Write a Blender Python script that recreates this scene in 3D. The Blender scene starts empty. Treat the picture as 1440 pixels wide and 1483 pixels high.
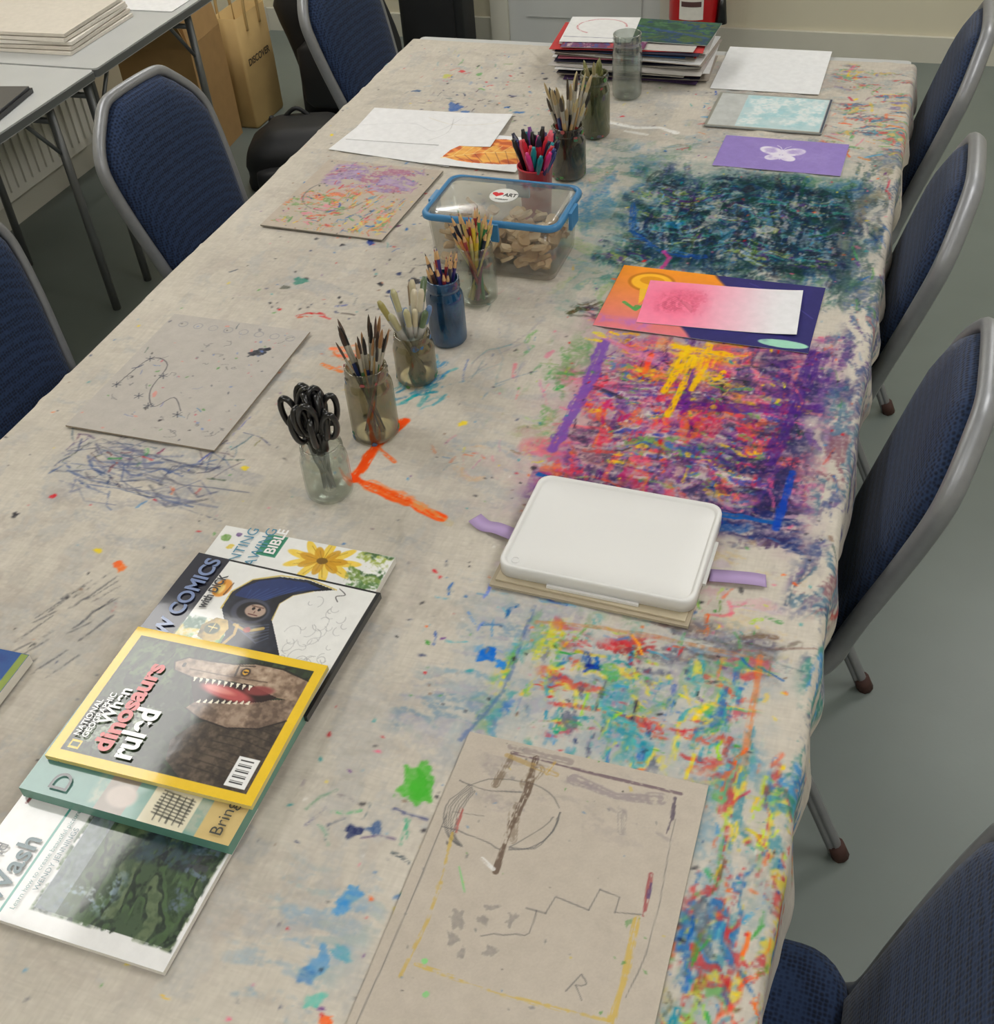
import bpy, math, random
import numpy as np
from mathutils import Vector, Matrix
random.seed(7); rng=np.random.default_rng(7)
S=bpy.context.scene
S.view_settings.view_transform='Standard'
COL=bpy.context.collection
pi=math.pi
def lin(c):
    c=np.asarray(c,float)/255.0
    return np.where(c<=0.04045,c/12.92,((np.maximum(c,0)+0.055)/1.055)**2.4)
def L4(c): 
    l=lin(c); return (float(l[0]),float(l[1]),float(l[2]),1)
# ---------------------------------------------------------------- materials
def newmat(name):
    m=bpy.data.materials.new(name); m.use_nodes=True
    return m,m.node_tree,m.node_tree.nodes['Principled BSDF']
def noise_var(nt,col_socket_in,base,amt,scale,coord='Object'):
    tc=nt.nodes.new('ShaderNodeTexCoord'); n=nt.nodes.new('ShaderNodeTexNoise'); n.inputs['Scale'].default_value=scale
    n.inputs['Detail'].default_value=3
    nt.links.new(tc.outputs[coord],n.inputs['Vector'])
    r=nt.nodes.new('ShaderNodeMapRange'); r.inputs['From Min'].default_value=.3; r.inputs['From Max'].default_value=.7
    r.inputs['To Min'].default_value=1-amt; r.inputs['To Max'].default_value=1+amt
    nt.links.new(n.outputs['Fac'],r.inputs['Value'])
    mx=nt.nodes.new('ShaderNodeVectorMath'); mx.operation='SCALE'
    nt.links.new(r.outputs[0],mx.inputs['Scale'])
    if isinstance(base,tuple): mx.inputs[0].default_value=base[:3]
    else: nt.links.new(base,mx.inputs[0])
    nt.links.new(mx.outputs[0],col_socket_in)
    return n,tc
def solid(name,c,rough=.6,metal=0,amt=.06,scale=8,bump=0,bscale=200,spec=.5):
    m,nt,b=newmat(name)
    noise_var(nt,b.inputs['Base Color'],L4(c),amt,scale)
    b.inputs['Roughness'].default_value=rough; b.inputs['Metallic'].default_value=metal
    b.inputs['Specular IOR Level'].default_value=spec
    if bump:
        tc=nt.nodes.new('ShaderNodeTexCoord'); n=nt.nodes.new('ShaderNodeTexNoise'); n.inputs['Scale'].default_value=bscale
        bp=nt.nodes.new('ShaderNodeBump'); bp.inputs['Strength'].default_value=bump; bp.inputs['Distance'].default_value=.002
        nt.links.new(tc.outputs['Object'],n.inputs['Vector']); nt.links.new(n.outputs['Fac'],bp.inputs['Height']); nt.links.new(bp.outputs[0],b.inputs['Normal'])
    return m
def vcmat(name,rough=.7,bump=0,bscale=300,spec=.5,metal=0,coat=0,amt=.04,crough=.12):
    m,nt,b=newmat(name)
    a=nt.nodes.new('ShaderNodeAttribute'); a.attribute_name='Col'
    noise_var(nt,b.inputs['Base Color'],a.outputs['Color'],amt,60)
    b.inputs['Roughness'].default_value=rough; b.inputs['Specular IOR Level'].default_value=spec; b.inputs['Metallic'].default_value=metal
    b.inputs['Coat Weight'].default_value=coat; b.inputs['Coat Roughness'].default_value=crough
    if bump:
        tc=nt.nodes.new('ShaderNodeTexCoord'); n=nt.nodes.new('ShaderNodeTexNoise'); n.inputs['Scale'].default_value=bscale; n.inputs['Detail'].default_value=4
        bp=nt.nodes.new('ShaderNodeBump'); bp.inputs['Strength'].default_value=bump; bp.inputs['Distance'].default_value=.003
        nt.links.new(tc.outputs['Object'],n.inputs['Vector']); nt.links.new(n.outputs['Fac'],bp.inputs['Height']); nt.links.new(bp.outputs[0],b.inputs['Normal'])
        if coat: nt.links.new(bp.outputs[0],b.inputs['Coat Normal'])
    return m
def clearmat(name,tint,gl=.12,milk=0.0,milkc=(200,200,200),rough=.05):
    m=bpy.data.materials.new(name); m.use_nodes=True; nt=m.node_tree; nt.nodes.clear()
    o=nt.nodes.new('ShaderNodeOutputMaterial'); t=nt.nodes.new('ShaderNodeBsdfTransparent'); t.inputs[0].default_value=L4(tint)
    g=nt.nodes.new('ShaderNodeBsdfGlossy'); g.inputs['Roughness'].default_value=rough
    d=nt.nodes.new('ShaderNodeBsdfDiffuse'); d.inputs[0].default_value=L4(milkc)
    lw=nt.nodes.new('ShaderNodeLayerWeight'); lw.inputs['Blend'].default_value=.35
    mr=nt.nodes.new('ShaderNodeMapRange'); mr.inputs['To Min'].default_value=gl*.4; mr.inputs['To Max'].default_value=min(.9,gl*5)
    nt.links.new(lw.outputs['Facing'],mr.inputs['Value'])
    tc=nt.nodes.new('ShaderNodeTexCoord'); n=nt.nodes.new('ShaderNodeTexNoise'); n.inputs['Scale'].default_value=30
    nt.links.new(tc.outputs['Object'],n.inputs['Vector'])
    pw=nt.nodes.new('ShaderNodeMapRange'); pw.inputs['From Min'].default_value=.3; pw.inputs['From Max'].default_value=.7; pw.inputs['To Min'].default_value=milk*.3; pw.inputs['To Max'].default_value=milk*1.9
    nt.links.new(n.outputs['Fac'],pw.inputs['Value'])
    m1=nt.nodes.new('ShaderNodeMixShader'); nt.links.new(pw.outputs[0],m1.inputs[0]); nt.links.new(t.outputs[0],m1.inputs[1]); nt.links.new(d.outputs[0],m1.inputs[2])
    m2=nt.nodes.new('ShaderNodeMixShader'); nt.links.new(mr.outputs[0],m2.inputs[0]); nt.links.new(m1.outputs[0],m2.inputs[1]); nt.links.new(g.outputs[0],m2.inputs[2])
    nt.links.new(m2.outputs[0],o.inputs['Surface'])
    return m
def fabricmat(name,c1,c2):
    m,nt,b=newmat(name)
    tc=nt.nodes.new('ShaderNodeTexCoord')
    v=nt.nodes.new('ShaderNodeTexVoronoi'); v.inputs['Scale'].default_value=170; v.inputs['Randomness'].default_value=.3
    nt.links.new(tc.outputs['Object'],v.inputs['Vector'])
    cr=nt.nodes.new('ShaderNodeValToRGB'); cr.color_ramp.elements[0].position=.25; cr.color_ramp.elements[0].color=L4(c2)
    cr.color_ramp.elements[1].position=.62; cr.color_ramp.elements[1].color=L4(c1)
    nt.links.new(v.outputs['Distance'],cr.inputs[0]); nt.links.new(cr.outputs[0],b.inputs['Base Color'])
    b.inputs['Roughness'].default_value=.85; b.inputs['Specular IOR Level'].default_value=.25
    b.inputs['Sheen Weight'].default_value=.12
    bp=nt.nodes.new('ShaderNodeBump'); bp.invert=True; bp.inputs['Strength'].default_value=.5; bp.inputs['Distance'].default_value=.002
    nt.links.new(v.outputs['Distance'],bp.inputs['Height']); nt.links.new(bp.outputs[0],b.inputs['Normal'])
    return m
M_vc=vcmat('painted_matte',.65); M_gloss=vcmat('painted_gloss',.3,coat=.3)
M_paper=vcmat('paper_print',.75,spec=.3); M_cover=vcmat('glossy_cover',.55,coat=.75,bump=.12,bscale=9,spec=.3,crough=.07)
M_metalvc=vcmat('tool_metal',.35,metal=.6)
# ---------------------------------------------------------------- mesh builder
class MB:
    def __init__(s): s.v=[]; s.f=[]; s.c=[]; s.mi=[]; s.sm=[]
    def add(s,vs,fs,col,mi=0,smooth=True):
        o=len(s.v); s.v+= [tuple(p) for p in vs]; s.c+=[col]*len(vs) if not isinstance(col,list) else col
        for f in fs: s.f.append(tuple(i+o for i in f)); s.mi.append(mi); s.sm.append(smooth)
    def box(s,x0,y0,z0,x1,y1,z1,col=(200,200,200),mi=0,M=None):
        vs=[Vector((x,y,z)) for z in(z0,z1) for y in(y0,y1) for x in(x0,x1)]
        if M: vs=[M@p for p in vs]
        s.add(vs,[(0,2,3,1),(4,5,7,6),(0,1,5,4),(2,6,7,3),(0,4,6,2),(1,3,7,5)],col,mi,False)
    def lathe(s,prof,M=None,col=(200,200,200),n=24,mi=0,cols=None,closed=False):
        vs=[];cl=[]
        for k,(r,z) in enumerate(prof):
            for i in range(n):
                a=2*pi*i/n; p=Vector((r*math.cos(a),r*math.sin(a),z)); vs.append(M@p if M else p); cl.append(cols[k] if cols else col)
        fs=[(k*n+i,k*n+(i+1)%n,(k+1)*n+(i+1)%n,(k+1)*n+i) for k in range(len(prof)-1) for i in range(n)]
        if closed:
            fs.append(tuple(range(n-1,-1,-1))); fs.append(tuple((len(prof)-1)*n+i for i in range(n)))
        s.add(vs,fs,cl,mi)
    def rod(s,p0,p1,segs,n=8,mi=0):
        p0=Vector(p0);p1=Vector(p1); d=p1-p0; L=d.length; q=d.to_track_quat('Z','Y').to_matrix().to_4x4(); M=Matrix.Translation(p0)@q
        s.lathe([(r,t*L) for t,r,c in segs],M,None,n,mi,[c for t,r,c in segs],True)
    def sweep(s,path,prof,col,mi=0,n1=None,closed=False,scale=None):
        P=[Vector(p) for p in path]; n=len(P); k=len(prof); vs=[]
        T=[]
        for i in range(n):
            if closed: t=P[(i+1)%n]-P[i-1]
            else: t=P[min(i+1,n-1)]-P[max(i-1,0)]
            T.append(t.normalized())
        a=Vector(n1) if n1 else (Vector((0,0,1)) if abs(T[0].z)<.9 else Vector((1,0,0)))
        a=(a-T[0]*a.dot(T[0])).normalized()
        for i in range(n):
            if i: a=T[i-1].rotation_difference(T[i])@a; a=(a-T[i]*a.dot(T[i])).normalized()
            b=T[i].cross(a); sc=scale[i] if scale else 1
            for (u,w) in prof: vs.append(P[i]+a*u*sc+b*w*sc)
        fs=[(i%n*k+j,i%n*k+(j+1)%k,(i+1)%n*k+(j+1)%k,(i+1)%n*k+j) for i in range(n if closed else n-1) for j in range(k)]
        if not closed: fs.append(tuple(range(k-1,-1,-1))); fs.append(tuple((n-1)*k+j for j in range(k)))
        s.add(vs,fs,col,mi)
    def tube(s,path,r,col,mi=0,n=8,closed=False,scale=None):
        s.sweep(path,[(r*math.cos(2*pi*i/n),r*math.sin(2*pi*i/n)) for i in range(n)],col,mi,None,closed,scale)
    def prism(s,pts,z0,z1,col,mi=0,M=None):
        n=len(pts); vs=[Vector((x,y,z0)) for x,y in pts]+[Vector((x,y,z1)) for x,y in pts]
        if M: vs=[M@p for p in vs]
        s.add(vs,[tuple(range(n-1,-1,-1)),tuple(range(n,2*n))]+[(i,(i+1)%n,(i+1)%n+n,i+n) for i in range(n)],col,mi,False)
    def rings(s,outline,rings,place,col,mi=0,captop=True,capbot=True):
        vs=[]; n=len(outline); cx=sum(p[0] for p in outline)/n; cy=sum(p[1] for p in outline)/n
        for sc,d in rings:
            for x,y in outline: vs.append(place(cx+(x-cx)*sc,cy+(y-cy)*sc,d))
        fs=[(k*n+i,k*n+(i+1)%n,(k+1)*n+(i+1)%n,(k+1)*n+i) for k in range(len(rings)-1) for i in range(n)]
        if capbot: fs.append(tuple(range(n-1,-1,-1)))
        if captop: fs.append(tuple((len(rings)-1)*n+i for i in range(n)))
        s.add(vs,fs,col,mi)
    def obj(s,name,mats,parent=None,loc=(0,0,0),rz=0):
        me=bpy.data.meshes.new(name); me.from_pydata(s.v,[],s.f); 
        if not isinstance(mats,(list,tuple)): mats=[mats]
        for m in mats: me.materials.append(m)
        me.polygons.foreach_set('material_index',s.mi); me.polygons.foreach_set('use_smooth',s.sm)
        ca=me.color_attributes.new('Col','FLOAT_COLOR','POINT')
        u={}
        arr=np.ones((len(s.v),4),np.float32)
        for i,c in enumerate(s.c):
            if c not in u: u[c]=lin(c)
            arr[i,:3]=u[c]
        ca.data.foreach_set('color',arr.ravel())
        me.update()
        o=bpy.data.objects.new(name,me); COL.objects.link(o); o.location=loc; o.rotation_euler[2]=rz
        if parent: o.parent=parent
        return o
def empty(name,loc=(0,0,0),rz=0):
    e=bpy.data.objects.new(name,None); COL.objects.link(e); e.location=loc; e.rotation_euler[2]=rz; e.empty_display_size=.05; return e
def rrect(x0,y0,x1,y1,r,n=5):
    o=[]
    for cx,cy,a0 in((x1-r,y1-r,0),(x0+r,y1-r,90),(x0+r,y0+r,180),(x1-r,y0+r,270)):
        for i in range(n+1):
            a=math.radians(a0+90*i/n); o.append((cx+r*math.cos(a),cy+r*math.sin(a)))
    return o
def smoothpath(pts,n=6):
    P=[Vector(p) for p in pts]; o=[]
    for i in range(len(P)-1):
        p0=P[max(i-1,0)];p1=P[i];p2=P[i+1];p3=P[min(i+2,len(P)-1)]
        for k in range(n):
            t=k/n; o.append(.5*((2*p1)+(p2-p0)*t+(2*p0-5*p1+4*p2-p3)*t*t+(3*p1-p0-3*p2+p3)*t**3))
    o.append(P[-1]); return o
# ---------------------------------------------------------------- painting
def hsh(ix,iy,s):
    n=(ix*374761393+iy*668265263+s*69069)&0xffffffff
    n=((n^(n>>13))*1274126177)&0xffffffff
    return ((n^(n>>16))&0xffff)/65535.0
def vn(x,y,s=0):
    ix=np.floor(x).astype(np.int64); iy=np.floor(y).astype(np.int64); fx=x-ix; fy=y-iy
    fx=fx*fx*(3-2*fx); fy=fy*fy*(3-2*fy)
    a=hsh(ix,iy,s);b=hsh(ix+1,iy,s);c=hsh(ix,iy+1,s);d=hsh(ix+1,iy+1,s)
    return (a*(1-fx)+b*fx)*(1-fy)+(c*(1-fx)+d*fx)*fy
def fbm(x,y,s=0,o=4):
    r=0;a=.5;t=0
    for i in range(o): r=r+a*vn(x*2**i,y*2**i,s+i*17); t+=a; a*=.5
    return r/t
def sm(a,b,x): 
    t=np.clip((x-a)/(b-a),0,1); return t*t*(3-2*t)
class Cv:
    def __init__(s,x0,y0,x1,y1,res,base):
        s.x0,s.y0,s.x1,s.y1,s.res=x0,y0,x1,y1,res
        s.W=int(round((x1-x0)/res))+1; s.H=int(round((y1-y0)/res))+1
        s.X,s.Y=np.meshgrid(np.linspace(x0,x1,s.W),np.linspace(y0,y1,s.H))
        s.C=np.zeros((s.H,s.W,3))+np.array(base,float); s.k=0
    def win(s,xa,ya,xb,yb):
        i0=max(0,int((xa-s.x0)/s.res)); i1=min(s.W,int((xb-s.x0)/s.res)+2); j0=max(0,int((ya-s.y0)/s.res)); j1=min(s.H,int((yb-s.y0)/s.res)+2)
        if i1<=i0 or j1<=j0: return None
        return (slice(j0,j1),slice(i0,i1))
    def put(s,w,m,c):
        m=np.clip(m,0,1)[...,None]; s.C[w]=s.C[w]*(1-m)+np.array(c,float)*m
    def stroke(s,pts,w,c,a=.9,dry=.4,taper=True):
        s.k+=1; P=np.array(pts,float); b=w
        W=s.win(P[:,0].min()-b,P[:,1].min()-b,P[:,0].max()+b,P[:,1].max()+b)
        if W is None: return
        X=s.X[W];Y=s.Y[W]; best=np.full(X.shape,1e9); T=np.zeros(X.shape); Sd=np.zeros(X.shape); acc=0
        for i in range(len(P)-1):
            d=P[i+1]-P[i]; L=math.hypot(*d)+1e-9; t=np.clip(((X-P[i,0])*d[0]+(Y-P[i,1])*d[1])/(L*L),0,1)
            dx=X-(P[i,0]+t*d[0]); dy=Y-(P[i,1]+t*d[1]); dist=np.hypot(dx,dy); m=dist<best
            best=np.where(m,dist,best); T=np.where(m,acc+t*L,T); Sd=np.where(m,dist*np.sign(dx*d[1]-dy*d[0]),Sd); acc+=L
        wob=.55+.8*fbm(T*50,T*0+s.k,s.k,2)
        m=sm(0,1,(w/2*wob-best)/max(s.res*1.0,w*.15)+.5)
        if dry>0:
            n=.5*vn(T*22,Sd/max(.0012,w*.10),s.k)+.5*fbm(X*210,Y*210,s.k,2)
            m=m*sm(dry-.12,dry+.12,n+.08)
        s.put(W,m*a,c)
    def line(s,pts,w,c,a=.8): s.stroke(pts,w,c,a,0)
    def blob(s,x,y,r,c,a=.9,irr=.5,asp=1,rot=0):
        s.k+=1; W=s.win(x-2*r*max(1,asp),y-2*r*max(1,asp),x+2*r*max(1,asp),y+2*r*max(1,asp))
        if W is None: return
        X=s.X[W]-x;Y=s.Y[W]-y; u=(X*math.cos(rot)+Y*math.sin(rot))/asp; v=-X*math.sin(rot)+Y*math.cos(rot)
        d=np.hypot(u,v); an=np.arctan2(v,u); rr=r*(1-irr*.45+irr*.9*vn(2+1.6*np.cos(an)+5,2+1.6*np.sin(an)+s.k*3.1,s.k))
        rr=rr*(1+irr*.8*(fbm(X*1.6/r+9,Y*1.6/r+9,s.k,3)-.5))
        g=.75+.5*(fbm(X*300,Y*300,s.k+3,2)-.3)
        s.put(W,sm(0,1,(rr-d)/(s.res*1.2+r*.08)+.5)*a*g,c)
    def ell(s,x,y,rx,ry,c,a=1,soft=.06,rot=0,tex=0):
        R=max(rx,ry)*1.2; W=s.win(x-R,y-R,x+R,y+R)
        if W is None: return
        X=s.X[W]-x;Y=s.Y[W]-y; u=(X*math.cos(rot)+Y*math.sin(rot))/rx; v=(-X*math.sin(rot)+Y*math.cos(rot))/ry
        d=np.hypot(u,v); m=1-sm(1-soft,1+soft,d)
        if tex: m=m*(1-tex*fbm(s.X[W]*200,s.Y[W]*200,s.k,3))
        s.put(W,m*a,c)
    def poly(s,pts,c,a=1,tex=0):
        P=np.array(pts,float); W=s.win(*P.min(0),*P.max(0))
        if W is None: return
        X=s.X[W];Y=s.Y[W]; ins=np.zeros(X.shape,bool); n=len(P)
        for i in range(n):
            x1,y1=P[i];x2,y2=P[(i+1)%n]
            if y1==y2: continue
            ins^=((y1>Y)!=(y2>Y))&(X<(x2-x1)*(Y-y1)/(y2-y1)+x1)
        m=ins*1.0
        if tex: m=m*(1-tex*fbm(X*200,Y*200,s.k,3))
        s.put(W,m*a,c)
    def rect(s,xa,ya,xb,yb,c,a=1,tex=0): s.poly([(xa,ya),(xb,ya),(xb,yb),(xa,yb)],c,a,tex)
    def wash(s,xa,ya,xb,yb,c,a=.5,sc=12,th=.45,seed=None,edge=.04):
        s.k+=1; W=s.win(xa,ya,xb,yb)
        if W is None: return
        X=s.X[W];Y=s.Y[W]; e=np.minimum(np.minimum(X-xa,xb-X),np.minimum(Y-ya,yb-Y))
        e=e+edge*(fbm(X*20,Y*20,s.k+50,3)-.5)*1.3
        m=sm(0,edge,e)*sm(th-.1,th+.12,fbm(X*sc,Y*sc,s.k,4))
        m=m*(.45+.55*sm(.3,.6,fbm(X*150,Y*150,s.k+9,3)))
        s.put(W,m*a,c)
    def scum(s,xa,ya,xb,yb,cols,a=.8,th=.5,ax=0,edge=.06,sc=1.0):
        """dry-brushed, smeared paint: streaky noise mask with a palette that wanders"""
        s.k+=7;k=s.k; W=s.win(xa,ya,xb,yb)
        if W is None: return
        X=s.X[W];Y=s.Y[W]
        wx=(fbm(X*8,Y*8,k,3)-.5)*.09; wy=(fbm(X*8,Y*8,k+5,3)-.5)*.09
        U_,V_=(X+wx*.3,Y+wy) if ax==0 else (Y+wy*.3,X+wx)
        st=fbm(U_*16*sc,V_*62*sc,k+9,4); gr=fbm(X*260,Y*260,k+13,2); big=fbm(X*11,Y*11,k+17,2)
        e=np.minimum(np.minimum(X-xa,xb-X),np.minimum(Y-ya,yb-Y))+edge*(fbm(X*16,Y*16,k+50,3)-.5)*1.9
        ef=sm(0,edge,e)
        q=st*.62+gr*.16+big*.22-.06*(1-ef)
        m=ef*sm(th-.045,th+.055,q)*(.5+.5*sm(.25,.6,gr))
        ci=fbm(U_*12*sc+3,V_*34*sc+7,k+21,3)*.75+.25*fbm(X*70,Y*70,k+29,2); n=len(cols); t=np.clip((ci-.27)/.46,0,.9999)*n
        i0=np.floor(t).astype(int); fr=sm(.6,1.0,t-i0)[...,None]; i1=np.minimum(i0+1,n-1)
        P=np.array(cols,float); c=P[i0]*(1-fr)+P[i1]*fr+((fbm(X*90,Y*90,k+33,2)-.5)*24)[...,None]
        m=np.clip(m*a,0,1)[...,None]; s.C[W]=s.C[W]*(1-m)+c*m
    def smudge(s,xa,ya,xb,yb,cols,n,w=(.003,.012),l=(.01,.07),a=(.35,.85),ang=None,dry=(.45,.62)):
        for i in range(n):
            u,v=rng.beta(1.3,1.3,2); x=xa+(xb-xa)*u; y=ya+(yb-ya)*v
            th=(rng.choice([0,pi/2])+rng.normal(0,.3)) if ang is None else ang+rng.normal(0,.3)
            L=rng.uniform(*l); c=cols[rng.integers(len(cols))]; c=np.clip(np.array(c)+rng.normal(0,10,3),0,255)
            k=rng.normal(0,.35)
            p=[(x,y),(x+L/2*math.cos(th),y+L/2*math.sin(th)),(x+L/2*math.cos(th)+L/2*math.cos(th+k),y+L/2*math.sin(th)+L/2*math.sin(th+k))]
            s.stroke(p,rng.uniform(*w),c,rng.uniform(*a),rng.uniform(*dry))
    def speck(s,xa,ya,xb,yb,cols,n,r=(.0008,.003),a=(.5,.95)):
        for i in range(n):
            s.blob(rng.uniform(xa,xb),rng.uniform(ya,yb),rng.uniform(r[0],r[1])*(2 if rng.random()<.05 else 1),cols[rng.integers(len(cols))],rng.uniform(*a),.9,rng.uniform(1,2.2),rng.uniform(0,3))
    def gain(s,base,k=1.2,lo=12):
        """thicker, more opaque pigment: push painted areas away from the bare ground colour"""
        B=np.array(base,float); D=s.C-B; mg=np.abs(D).max(-1,keepdims=True); f=1+(k-1)*sm(lo,lo+30,mg)
        m=D.mean(-1,keepdims=True); D=m+(D-m)*(1+(f-1)*1.5); s.C=np.clip(B+D*f,14,240)
    def sample(s,x,y):
        i=np.clip((x-s.x0)/s.res,0,s.W-1.001); j=np.clip((y-s.y0)/s.res,0,s.H-1.001)
        a=i.astype(int);b=j.astype(int);fi=(i-a)[...,None];fj=(j-b)[...,None]
        C=s.C; return (C[b,a]*(1-fi)+C[b,a+1]*fi)*(1-fj)+(C[b+1,a]*(1-fi)+C[b+1,a+1]*fi)*fj
def gridmesh(name,P,C,mat,extra=None,parent=None,loc=(0,0,0),rz=0):
    H,W,_=P.shape; nv=H*W
    idx=np.arange(nv).reshape(H,W); q=np.stack([idx[:-1,:-1],idx[:-1,1:],idx[1:,1:],idx[1:,:-1]],-1).reshape(-1,4)
    V=P.reshape(-1,3); CC=lin(np.clip(C.reshape(-1,3),0,255))
    smooth=np.ones(len(q),bool)
    if extra is not None:
        ev,ef,ec=extra; q=np.vstack([q,np.array(ef)+nv]); V=np.vstack([V,ev]); CC=np.vstack([CC,np.repeat(lin(ec)[None],len(ev),0)]); smooth=np.concatenate([smooth,np.zeros(len(ef),bool)])
    me=bpy.data.meshes.new(name); me.vertices.add(len(V)); me.vertices.foreach_set('co',V.astype(np.float32).ravel())
    me.loops.add(len(q)*4); me.loops.foreach_set('vertex_index',q.astype(np.int32).ravel())
    me.polygons.add(len(q)); me.polygons.foreach_set('loop_start',np.arange(0,len(q)*4,4,dtype=np.int32))
    try: me.polygons.foreach_set('loop_total',np.full(len(q),4,np.int32))
    except Exception: pass
    me.update(calc_edges=True)
    me.polygons.foreach_set('use_smooth',smooth)
    ca=me.color_attributes.new('Col','FLOAT_COLOR','POINT'); A=np.ones((len(V),4),np.float32); A[:,:3]=CC; ca.data.foreach_set('color',A.ravel())
    me.materials.append(mat); me.update()
    o=bpy.data.objects.new(name,me); COL.objects.link(o); o.location=loc; o.rotation_euler[2]=rz
    if parent: o.parent=parent
    return o
def sheet(name,cv,z,th,mat,edge,loc=(0,0),rz=0,hf=None,parent=None,inset=0):
    """flat thing: painted top grid plus a slab body. cv is in local coordinates"""
    X,Y=cv.X,cv.Y; Z=np.zeros(X.shape)+th
    if hf is not None: Z=Z+hf(X,Y)
    P=np.stack([X,Y,Z],-1)
    b=[P[0,:],P[:,-1],P[-1,::-1],P[::-1,0]]; ring=np.vstack([k[:-1] for k in b]); n=len(ring)
    low=ring.copy(); low[:,2]-=th*.97
    ev=np.vstack([ring,low]); ef=[(i+n,(i+1)%n+n,(i+1)%n,i) for i in range(n)]
    return gridmesh(name,P,cv.C,mat,(ev,ef,edge),parent,(loc[0],loc[1],z),rz)
def text(body,size,loc,col,parent,rz=0,bold=0,name='lettering',align='LEFT',shear=0,sx=1):
    cu=bpy.data.curves.new(name,'FONT'); cu.body=body; cu.size=size; cu.offset=bold; cu.align_x=align; cu.shear=shear
    cu.materials.append(textmat(col)); o=bpy.data.objects.new(name,cu); COL.objects.link(o); o.location=loc; o.rotation_euler[2]=rz; o.scale=(sx,1,1)
    if parent: o.parent=parent
    return o
_tm={}
def textmat(c):
    if c not in _tm:
        m=solid('ink_%d_%d_%d'%c,c,.5,amt=.01); b=m.node_tree.nodes['Principled BSDF']; b.inputs['Coat Weight'].default_value=.7; b.inputs['Coat Roughness'].default_value=.07; _tm[c]=m
    return _tm[c]

# ================================================================ ROOM
M_floor,nt,b=newmat('vinyl_floor')
noise_var(nt,b.inputs['Base Color'],L4((110,119,115)),.07,3)
b.inputs['Roughness'].default_value=.38
tc=nt.nodes.new('ShaderNodeTexCoord'); n=nt.nodes.new('ShaderNodeTexNoise'); n.inputs['Scale'].default_value=90; bp=nt.nodes.new('ShaderNodeBump'); bp.inputs['Strength'].default_value=.08; bp.inputs['Distance'].default_value=.002
nt.links.new(tc.outputs['Object'],n.inputs['Vector']); nt.links.new(n.outputs['Fac'],bp.inputs['Height']); nt.links.new(bp.outputs[0],b.inputs['Normal'])
M_wall=solid('wall_paint',(212,206,184),.8,amt=.02,scale=2)
M_ceil=solid('ceiling_paint',(235,235,230),.9,amt=.01)
M_trim=solid('skirting_paint',(205,203,190),.5,amt=.02)
M_door=solid('door_paint',(196,198,196),.45,amt=.02)
def bx(name,x0,y0,z0,x1,y1,z1,mat):
    m=MB(); m.box(x0,y0,z0,x1,y1,z1); return m.obj(name,mat)
RX0,RX1,RY0,RY1,RZ=-2.92,2.6,-2.6,4.9,2.65
bx('floor',RX0-.1,RY0-.1,-.1,RX1+.1,RY1+.1,0,M_floor)
bx('ceiling',RX0-.1,RY0-.1,RZ,RX1+.1,RY1+.1,RZ+.1,M_ceil)
bx('wall_far',RX0,RY1,0,RX1,RY1+.1,RZ,M_wall)
bx('wall_near',RX0,RY0-.1,0,RX1,RY0,RZ,M_wall)
bx('wall_left',RX0-.1,RY0,0,RX0,RY1,RZ,M_wall)
bx('wall_right',RX1,RY0,0,RX1+.1,RY1,RZ,M_wall)
bx('baseboard_far',-.95,RY1-.018,0,RX1,RY1,.1,M_trim)
bx('baseboard_far_left',RX0,RY1-.018,0,-1.78,RY1,.1,M_trim)
bx('baseboard_left',RX0,RY0,0,RX0+.018,RY1-.02,.11,M_trim)
bx('baseboard_right',RX1-.018,RY0,0,RX1,RY1-.02,.1,M_trim)
d=empty('door_1')
m=MB(); m.box(-1.70,RY1-.03,.01,-1.03,RY1-.005,2.0)
m.box(-1.62,RY1-.036,.12,-1.11,RY1-.03,.95); m.box(-1.62,RY1-.036,1.05,-1.11,RY1-.03,1.9)
m.obj('door_leaf',M_door,d)
m=MB(); m.box(-1.78,RY1-.045,0,-1.70,RY1-.001,2.08); m.box(-1.03,RY1-.045,0,-.95,RY1-.001,2.08); m.box(-1.70,RY1-.045,2.0,-1.03,RY1-.001,2.08)
m.obj('door_frame',M_trim,d)
m=MB(); m.tube([(-1.1,RY1-.03,1.0),(-1.1,RY1-.08,1.0),(-1.22,RY1-.08,1.0)],.01,(170,170,170)); m.obj('door_handle',M_metalvc,d)
M_em=bpy.data.materials.new('light_panel_diffuser'); M_em.use_nodes=True
bb=M_em.node_tree.nodes['Principled BSDF']; bb.inputs['Emission Color'].default_value=(1,.98,.95,1); bb.inputs['Emission Strength'].default_value=10.3
for (x,y) in((-2.1,1.62),(-2.1,3.9),(.9,1.6),(.9,3.9),(-.6,-.9),(1.2,-.9)):
    e=empty('ceiling_light',(x,y,RZ-.03))
    m=MB(); m.box(-.28,-.58,-.004,.28,.58,.0); m.obj('diffuser',M_em,e)
    m=MB()
    for q in((-.31,-.61,-.28,.61),(.28,-.61,.31,.61),(-.28,-.61,.28,-.58),(-.28,.58,.28,.61)): m.box(q[0],q[1],-.008,q[2],q[3],.03)
    m.obj('housing',M_trim,e)
w=bpy.data.worlds.new('w'); S.world=w; w.use_nodes=True; w.node_tree.nodes['Background'].inputs[0].default_value=(.8,.85,.9,1); w.node_tree.nodes['Background'].inputs[1].default_value=.3

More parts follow.
